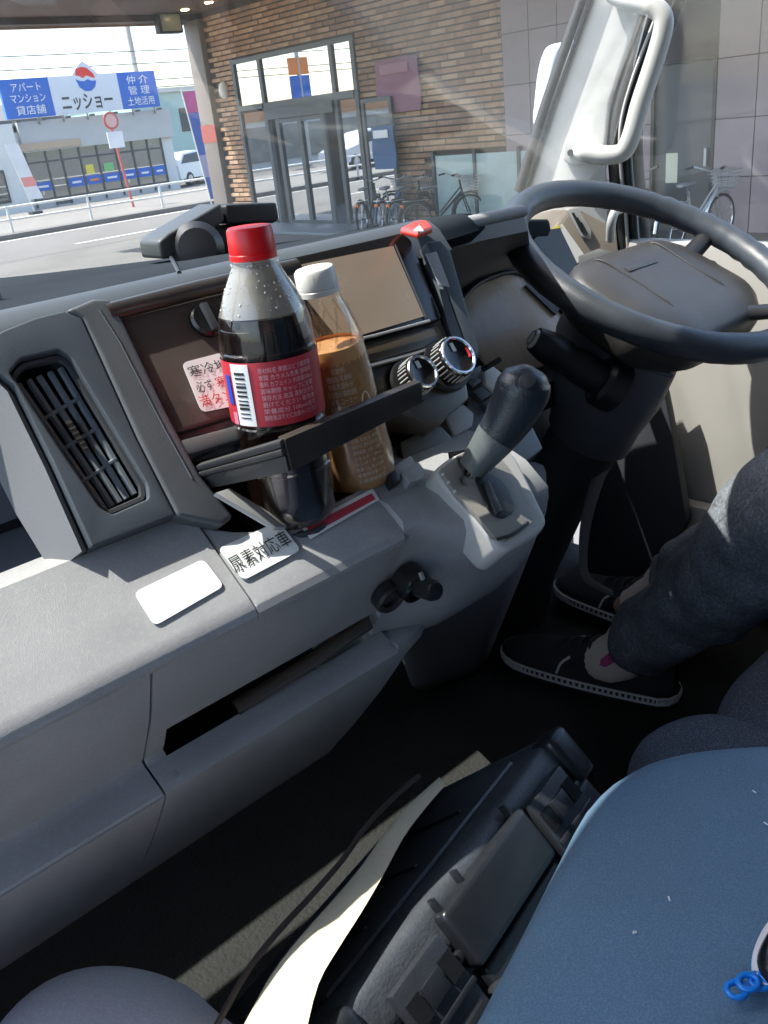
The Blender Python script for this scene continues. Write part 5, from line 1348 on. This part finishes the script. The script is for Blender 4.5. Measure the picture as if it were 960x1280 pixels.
# ================================================================ PEOPLE
DENIM = mat('dark_blue_denim', (.13, .145, .168), .9, grain=.7, gscale=1500, col2=(.25, .27, .30), c2scale=260, c2lo=.4, c2hi=.75, var=.22, vscale=30)
def denim_wrinkles(m, s=26, st=.6, dist=.012):
    nt = m.node_tree; b = nt.nodes['Principled BSDF']
    tcn = nt.nodes.new('ShaderNodeTexCoord'); no = nt.nodes.new('ShaderNodeTexNoise'); no.inputs['Scale'].default_value = s; no.inputs['Detail'].default_value = 3; no.inputs['Distortion'].default_value = 1.2
    nt.links.new(tcn.outputs['Object'], no.inputs['Vector'])
    bp = nt.nodes.new('ShaderNodeBump'); bp.inputs['Strength'].default_value = st; bp.inputs['Distance'].default_value = dist
    nt.links.new(no.outputs['Fac'], bp.inputs['Height'])
    old = b.inputs['Normal'].links[0].from_node if b.inputs['Normal'].links else None
    if old: nt.links.new(bp.outputs['Normal'], old.inputs['Normal'])
    else: nt.links.new(bp.outputs['Normal'], b.inputs['Normal'])
denim_wrinkles(DENIM)
def seated(name, label, hip, knees, ankles, toes, chest, head, trousers, shirt, shoe=None, hands=None, legr=1.0):
    t = thing(name, label, 'person', tuple(V((hip.x, hip.y, FZ))))
    sh_w = .19
    nodes = {'pelvis': (hip, .12), 'belly': (hip*.55+chest*.45, .12), 'chest': (chest, (.15, .12)), 'neck': (chest*.35+head*.65, .05), 'head': (head, .085), 'crown': (head+V((0, .0, .09)), .06)}
    edges = [('pelvis', 'belly'), ('belly', 'chest'), ('chest', 'neck'), ('neck', 'head'), ('head', 'crown')]
    for s, n in ((-1, 'l'), (1, 'r')):
        k = knees[(s+1)//2]; a = ankles[(s+1)//2]; to = toes[(s+1)//2]; hnd = hands[(s+1)//2]
        shd = chest+V((s*sh_w, 0, .10)); elb = (shd+hnd)/2+V((s*.06, -.05, -.10))
        nodes['hip'+n] = (hip+V((s*.09, .03, -.01)), .085); nodes['knee'+n] = (k, .052); nodes['ank'+n] = (a, .030)
        nodes['calf'+n] = (k*.62+a*.38, .048); nodes['toe'+n] = (to, .022)
        nodes['sh'+n] = (shd, .055); nodes['elb'+n] = (elb, .038); nodes['wr'+n] = (hnd, .027); nodes['hand'+n] = (hnd+(hnd-elb).normalized()*.08, .026)
        edges += [('pelvis', 'hip'+n), ('hip'+n, 'knee'+n), ('knee'+n, 'calf'+n), ('calf'+n, 'ank'+n), ('ank'+n, 'toe'+n), ('chest', 'sh'+n), ('sh'+n, 'elb'+n), ('elb'+n, 'wr'+n), ('wr'+n, 'hand'+n)]
    me = skin_mesh(nodes, edges, 'pelvis', 2); me.materials.clear(); me.materials.append(SKIN); world_to(t, me)
    link(bpy.data.objects.new('body', me), t)
    # trousers: two open legs running into a hip tube
    bm = bmesh.new()
    for s in (0, 1):
        k, a = knees[s], ankles[s]; hp = hip+V(((-1, 1)[s]*.085, .02, .0))
        d = (a-k).normalized(); hem = a-d*.01
        path = catmull([hip+V(((-1, 1)[s]*.05, -.10, .0)), hp, hp*.5+k*.5+V((0, 0, .012)), k+V((0, .012, .012)), k*.65+hem*.35+V((0, .006, 0)), k*.3+hem*.7, hem], 16)
        rad = [.115, .112, .108, .104, .10]
        R_ = []
        keys = [.13, .112, .094, .079, .074, .064, .058]
        for i in range(len(path)):
            f = i/16; q = min(int(f), 5); tt = f-q
            R_.append((keys[q]*(1-tt)+keys[q+1]*tt)*legr*(1+.006*math.sin(i*1.05+s)+.010*math.sin(i*.45)))
        rings = b_tube(bm, path, R_, 56, caps=False)
        # uneven folds round the lower leg
        for i, rg in enumerate(rings):
            f = i/len(rings)
            for j, v in enumerate(rg):
                c = path[i]; v.co += (v.co-c).normalized()*(.0022*math.sin(j*.45+i*.28)+.002*math.sin(j*.224-i*.45)+.001*math.sin(j*.11+i*.9))*(.3+f)
    o = finish('trousers', bm, trousers, t, 70)
    md = o.modifiers.new('thick', 'SOLIDIFY'); md.thickness = .003
    # shirt
    cr = []
    for f, w, dp in ((0, .17, .125), (.35, .165, .12), (.7, .185, .125), (.95, .20, .11), (1.12, .12, .08), (1.2, .065, .06)):
        c = hip+(chest+V((0, 0, .05))-hip)*f
        cr.append([c+V((w*math.cos(a_), dp*math.sin(a_), 0)) for a_ in [q*math.pi/12 for q in range(24)]])
    loft('shirt', cr, shirt, t, closed=True, caps=False, smooth=70)
    for s, n in ((-1, 'l'), (1, 'r')):
        tube('sleeve', [nodes['sh'+n][0], nodes['elb'+n][0], nodes['wr'+n][0]*.8+nodes['elb'+n][0]*.2], [.066, .052, .042], shirt, t, 14, smoothpath=4, caps=False)
    # hair cap, nose
    bm = bmesh.new(); bmesh.ops.create_uvsphere(bm, u_segments=20, v_segments=12, radius=1, matrix=Matrix.Translation(head+V((0, -.015, .045))) @ Matrix.Diagonal((.098, .108, .10, 1)))
    finish('hair', bm, mat('black_hair', (.015, .012, .010), .6), t, 60)
    return t
def shoe_(t, heel, toe, up=V((0, 0, 1)), side=1):
    """canvas sneaker from heel to toe"""
    ax = (toe-heel); Ls = ax.length; ax.normalize(); lat = up.cross(ax).normalized(); up = ax.cross(lat)
    def outline(x):       # half width along the sole
        f = x/Ls
        w = .030+.018*math.sin(min(1, f*1.25)*math.pi*.62)
        if f > .80: w *= math.sqrt(max(.0, 1-((f-.80)/.205)**2))
        if f < .08: w *= math.sqrt(max(.05, 1-((.08-f)/.085)**2))
        return max(w, .004)
    fs = [0, .03, .08, .18, .3, .42, .55, .68, .80, .88, .94, .98, 1.0]
    def ring_pts(h, k=1.0): 
        L_ = [heel+ax*(f*Ls)+lat*(outline(f*Ls)*k)+up*h for f in fs]; R_ = [heel+ax*(f*Ls)-lat*(outline(f*Ls)*k)+up*h for f in reversed(fs)]
        return L_+R_
    sole = loft('sole', [ring_pts(0, .97), ring_pts(.006, 1.02), ring_pts(.020, 1.03), ring_pts(.024, 1.0)], mat('black_sole', (.03, .03, .03), .6), t, smooth=40)
    WL = mat('grey_white_foxing', (.80, .80, .77), .6)
    for h in (.010, .0215): tube('foxing_line', ring_pts(h, 1.05), .0020, WL, sole, 6, closed=True)
    bm = bmesh.new(); P = catmull(ring_pts(.0155, 1.045), 4, True)
    for i in range(0, len(P), 1): b_box(bm, P[i], (.0035, .0035, .006))
    tag(finish('foxing_teeth', bm, WL, sole, 0), kind='stuff')
    rows = []
    for f, h, k in ((0.02, .075, .85), (.10, .088, .95), (.22, .092, .98), (.34, .088, .98), (.46, .078, .98), (.58, .064, .98), (.70, .053, .98), (.80, .047, .98), (.90, .040, .96), (.96, .033, .9), (1.0, .024, .5)):
        w = outline(f*Ls)*k; c = heel+ax*(f*Ls)+up*.022
        rows.append([c+lat*(w*math.cos(a_))+up*((h-.022)*max(0, math.sin(a_))**.75) for a_ in [q*math.pi/12 for q in range(13)]])
    upper = loft('upper', rows, mat('black_canvas', (.028, .03, .035), .9, grain=.8, gscale=1400), t, closed=False, caps=False, smooth=70)
    LACE = mat('black_lace', (.03, .03, .032), .8)
    for f, h in ((.40, .088), (.46, .082), (.52, .075), (.58, .069), (.64, .062)):
        c = heel+ax*(f*Ls)+up*h
        tube('lace', [c+lat*.024-up*.010, c+lat*.010+up*.001+ax*.004, c-lat*.010+up*.001-ax*.004, c-lat*.024-up*.010], .0028, LACE, upper, 6, smoothpath=3)
    c = heel+ax*(.30*Ls)+up*.105
    tg = loft('tongue', [[c+ax*(.020*a_)+lat*(.022*b_)+up*(-.016*a_+.004*(1-b_*b_)) for b_ in (-1, -.5, 0, .5, 1)] for a_ in (-1, -.3, .4, 1.4)], mat('grey_tongue', (.16, .19, .25), .7), t, closed=False, caps=False, solid=.004)
    for sg_ in (-1, 1):
        tube('side_piping', [heel+ax*(.62*Ls)+lat*(sg_*.047)+up*.026, heel+ax*(.60*Ls)+lat*(sg_*.043)+up*.045, heel+ax*(.56*Ls)+lat*(sg_*.034)+up*.057], .0022, WL, upper, 6, smoothpath=3)
        tube('collar_piping', [heel+ax*(.40*Ls)+lat*(sg_*.036)+up*.072, heel+ax*(.28*Ls)+lat*(sg_*.038)+up*.080, heel+ax*(.16*Ls)+lat*(sg_*.036)+up*.080], .0020, WL, upper, 6, smoothpath=3)
    return upper
# driver
hip = V((1.10, -.12, .52))
ank = [V((1.055, .665, .235)), V((1.235, .71, .245))]
kne = [V((.985, .375, .565)), V((1.22, .40, .58))]
drv = seated('person', 'driver in dark blue jeans and black sneakers, legs under the steering wheel', hip, kne, ank, [a+V((-.025, .10, -.075)) for a in ank], V((1.12, -.27, .92)), V((1.12, -.25, 1.28)), DENIM, mat('navy_shirt', (.03, .035, .05), .9), hands=[V((1.0, .22, .70)), V((1.2, .22, .70))])
shoe_(drv, V((1.085, .605, FZ)), V((1.005, .905, FZ+.012)))
shoe_(drv, V((1.265, .66, FZ)), V((1.225, .955, FZ+.03)))
# sock and cuff details of the near foot
SOCK = mat('pale_pink_sock', (.92, .78, .68), .85, grain=.4, gscale=900)
PNK = mat('pink_sock_patch', (.75, .10, .32), .8)
for q_ in (0, 1):
    a0_ = ank[q_]; d_ = (kne[q_]-a0_).normalized()
    sk = tube('sock', [a0_+V((-.018, .075, -.062)), a0_+V((-.010, .045, -.045)), a0_+V((-.004, .016, -.02)), a0_+V((0, .002, .008)), a0_+d_*.05], [.030, .040, .044, .044, .046], SOCK, drv, 18, smoothpath=3)
    if q_ == 0: tube('sock_patch', [a0_+V((-.036, .046, -.042)), a0_+V((-.040, .030, -.026)), a0_+V((-.042, .016, -.010))], .010, PNK, sk, 8)
a0_ = ank[0]
seam = [a0_*.02+kne[0]*.98, a0_*.3+kne[0]*.7, a0_*.6+kne[0]*.4, a0_*.9+kne[0]*.1]
off = (V((0, 0, 1.05))-a0_).normalized()
tube('trouser_seam', [p+(EYE-p).normalized()*r+V((.0, -.02, -.02)) for p, r in zip(seam, (.080, .078, .070, .062))], .0016, mat('seam_stitch', (.10, .12, .15), .9), drv, 6, smoothpath=4)
# photographer: only the knee shows
LIL = mat('lilac_grey_trousers', (.68, .66, .72), .9, grain=.7, gscale=1300, col2=(.76, .74, .80), c2scale=500, c2lo=.4, c2hi=.6)
hip2 = V((-.06, -.18, .575))
kn2 = [V((-.30, .36, .53)), V((.060, .380, .512))]
an2 = [V((-.28, .55, .22)), V((.085, .56, .22))]
pho = seated('person', 'photographer whose lilac-grey trouser knee shows at the bottom left', hip2, kn2, an2, [a+V((0, .12, -.06)) for a in an2], V((-.06, -.28, .98)), V((-.06, -.24, 1.33)), LIL, mat('grey_shirt', (.2, .2, .2), .9), hands=[V((-.22, .05, .80)), V((.08, -.06, .78))], legr=1.02)
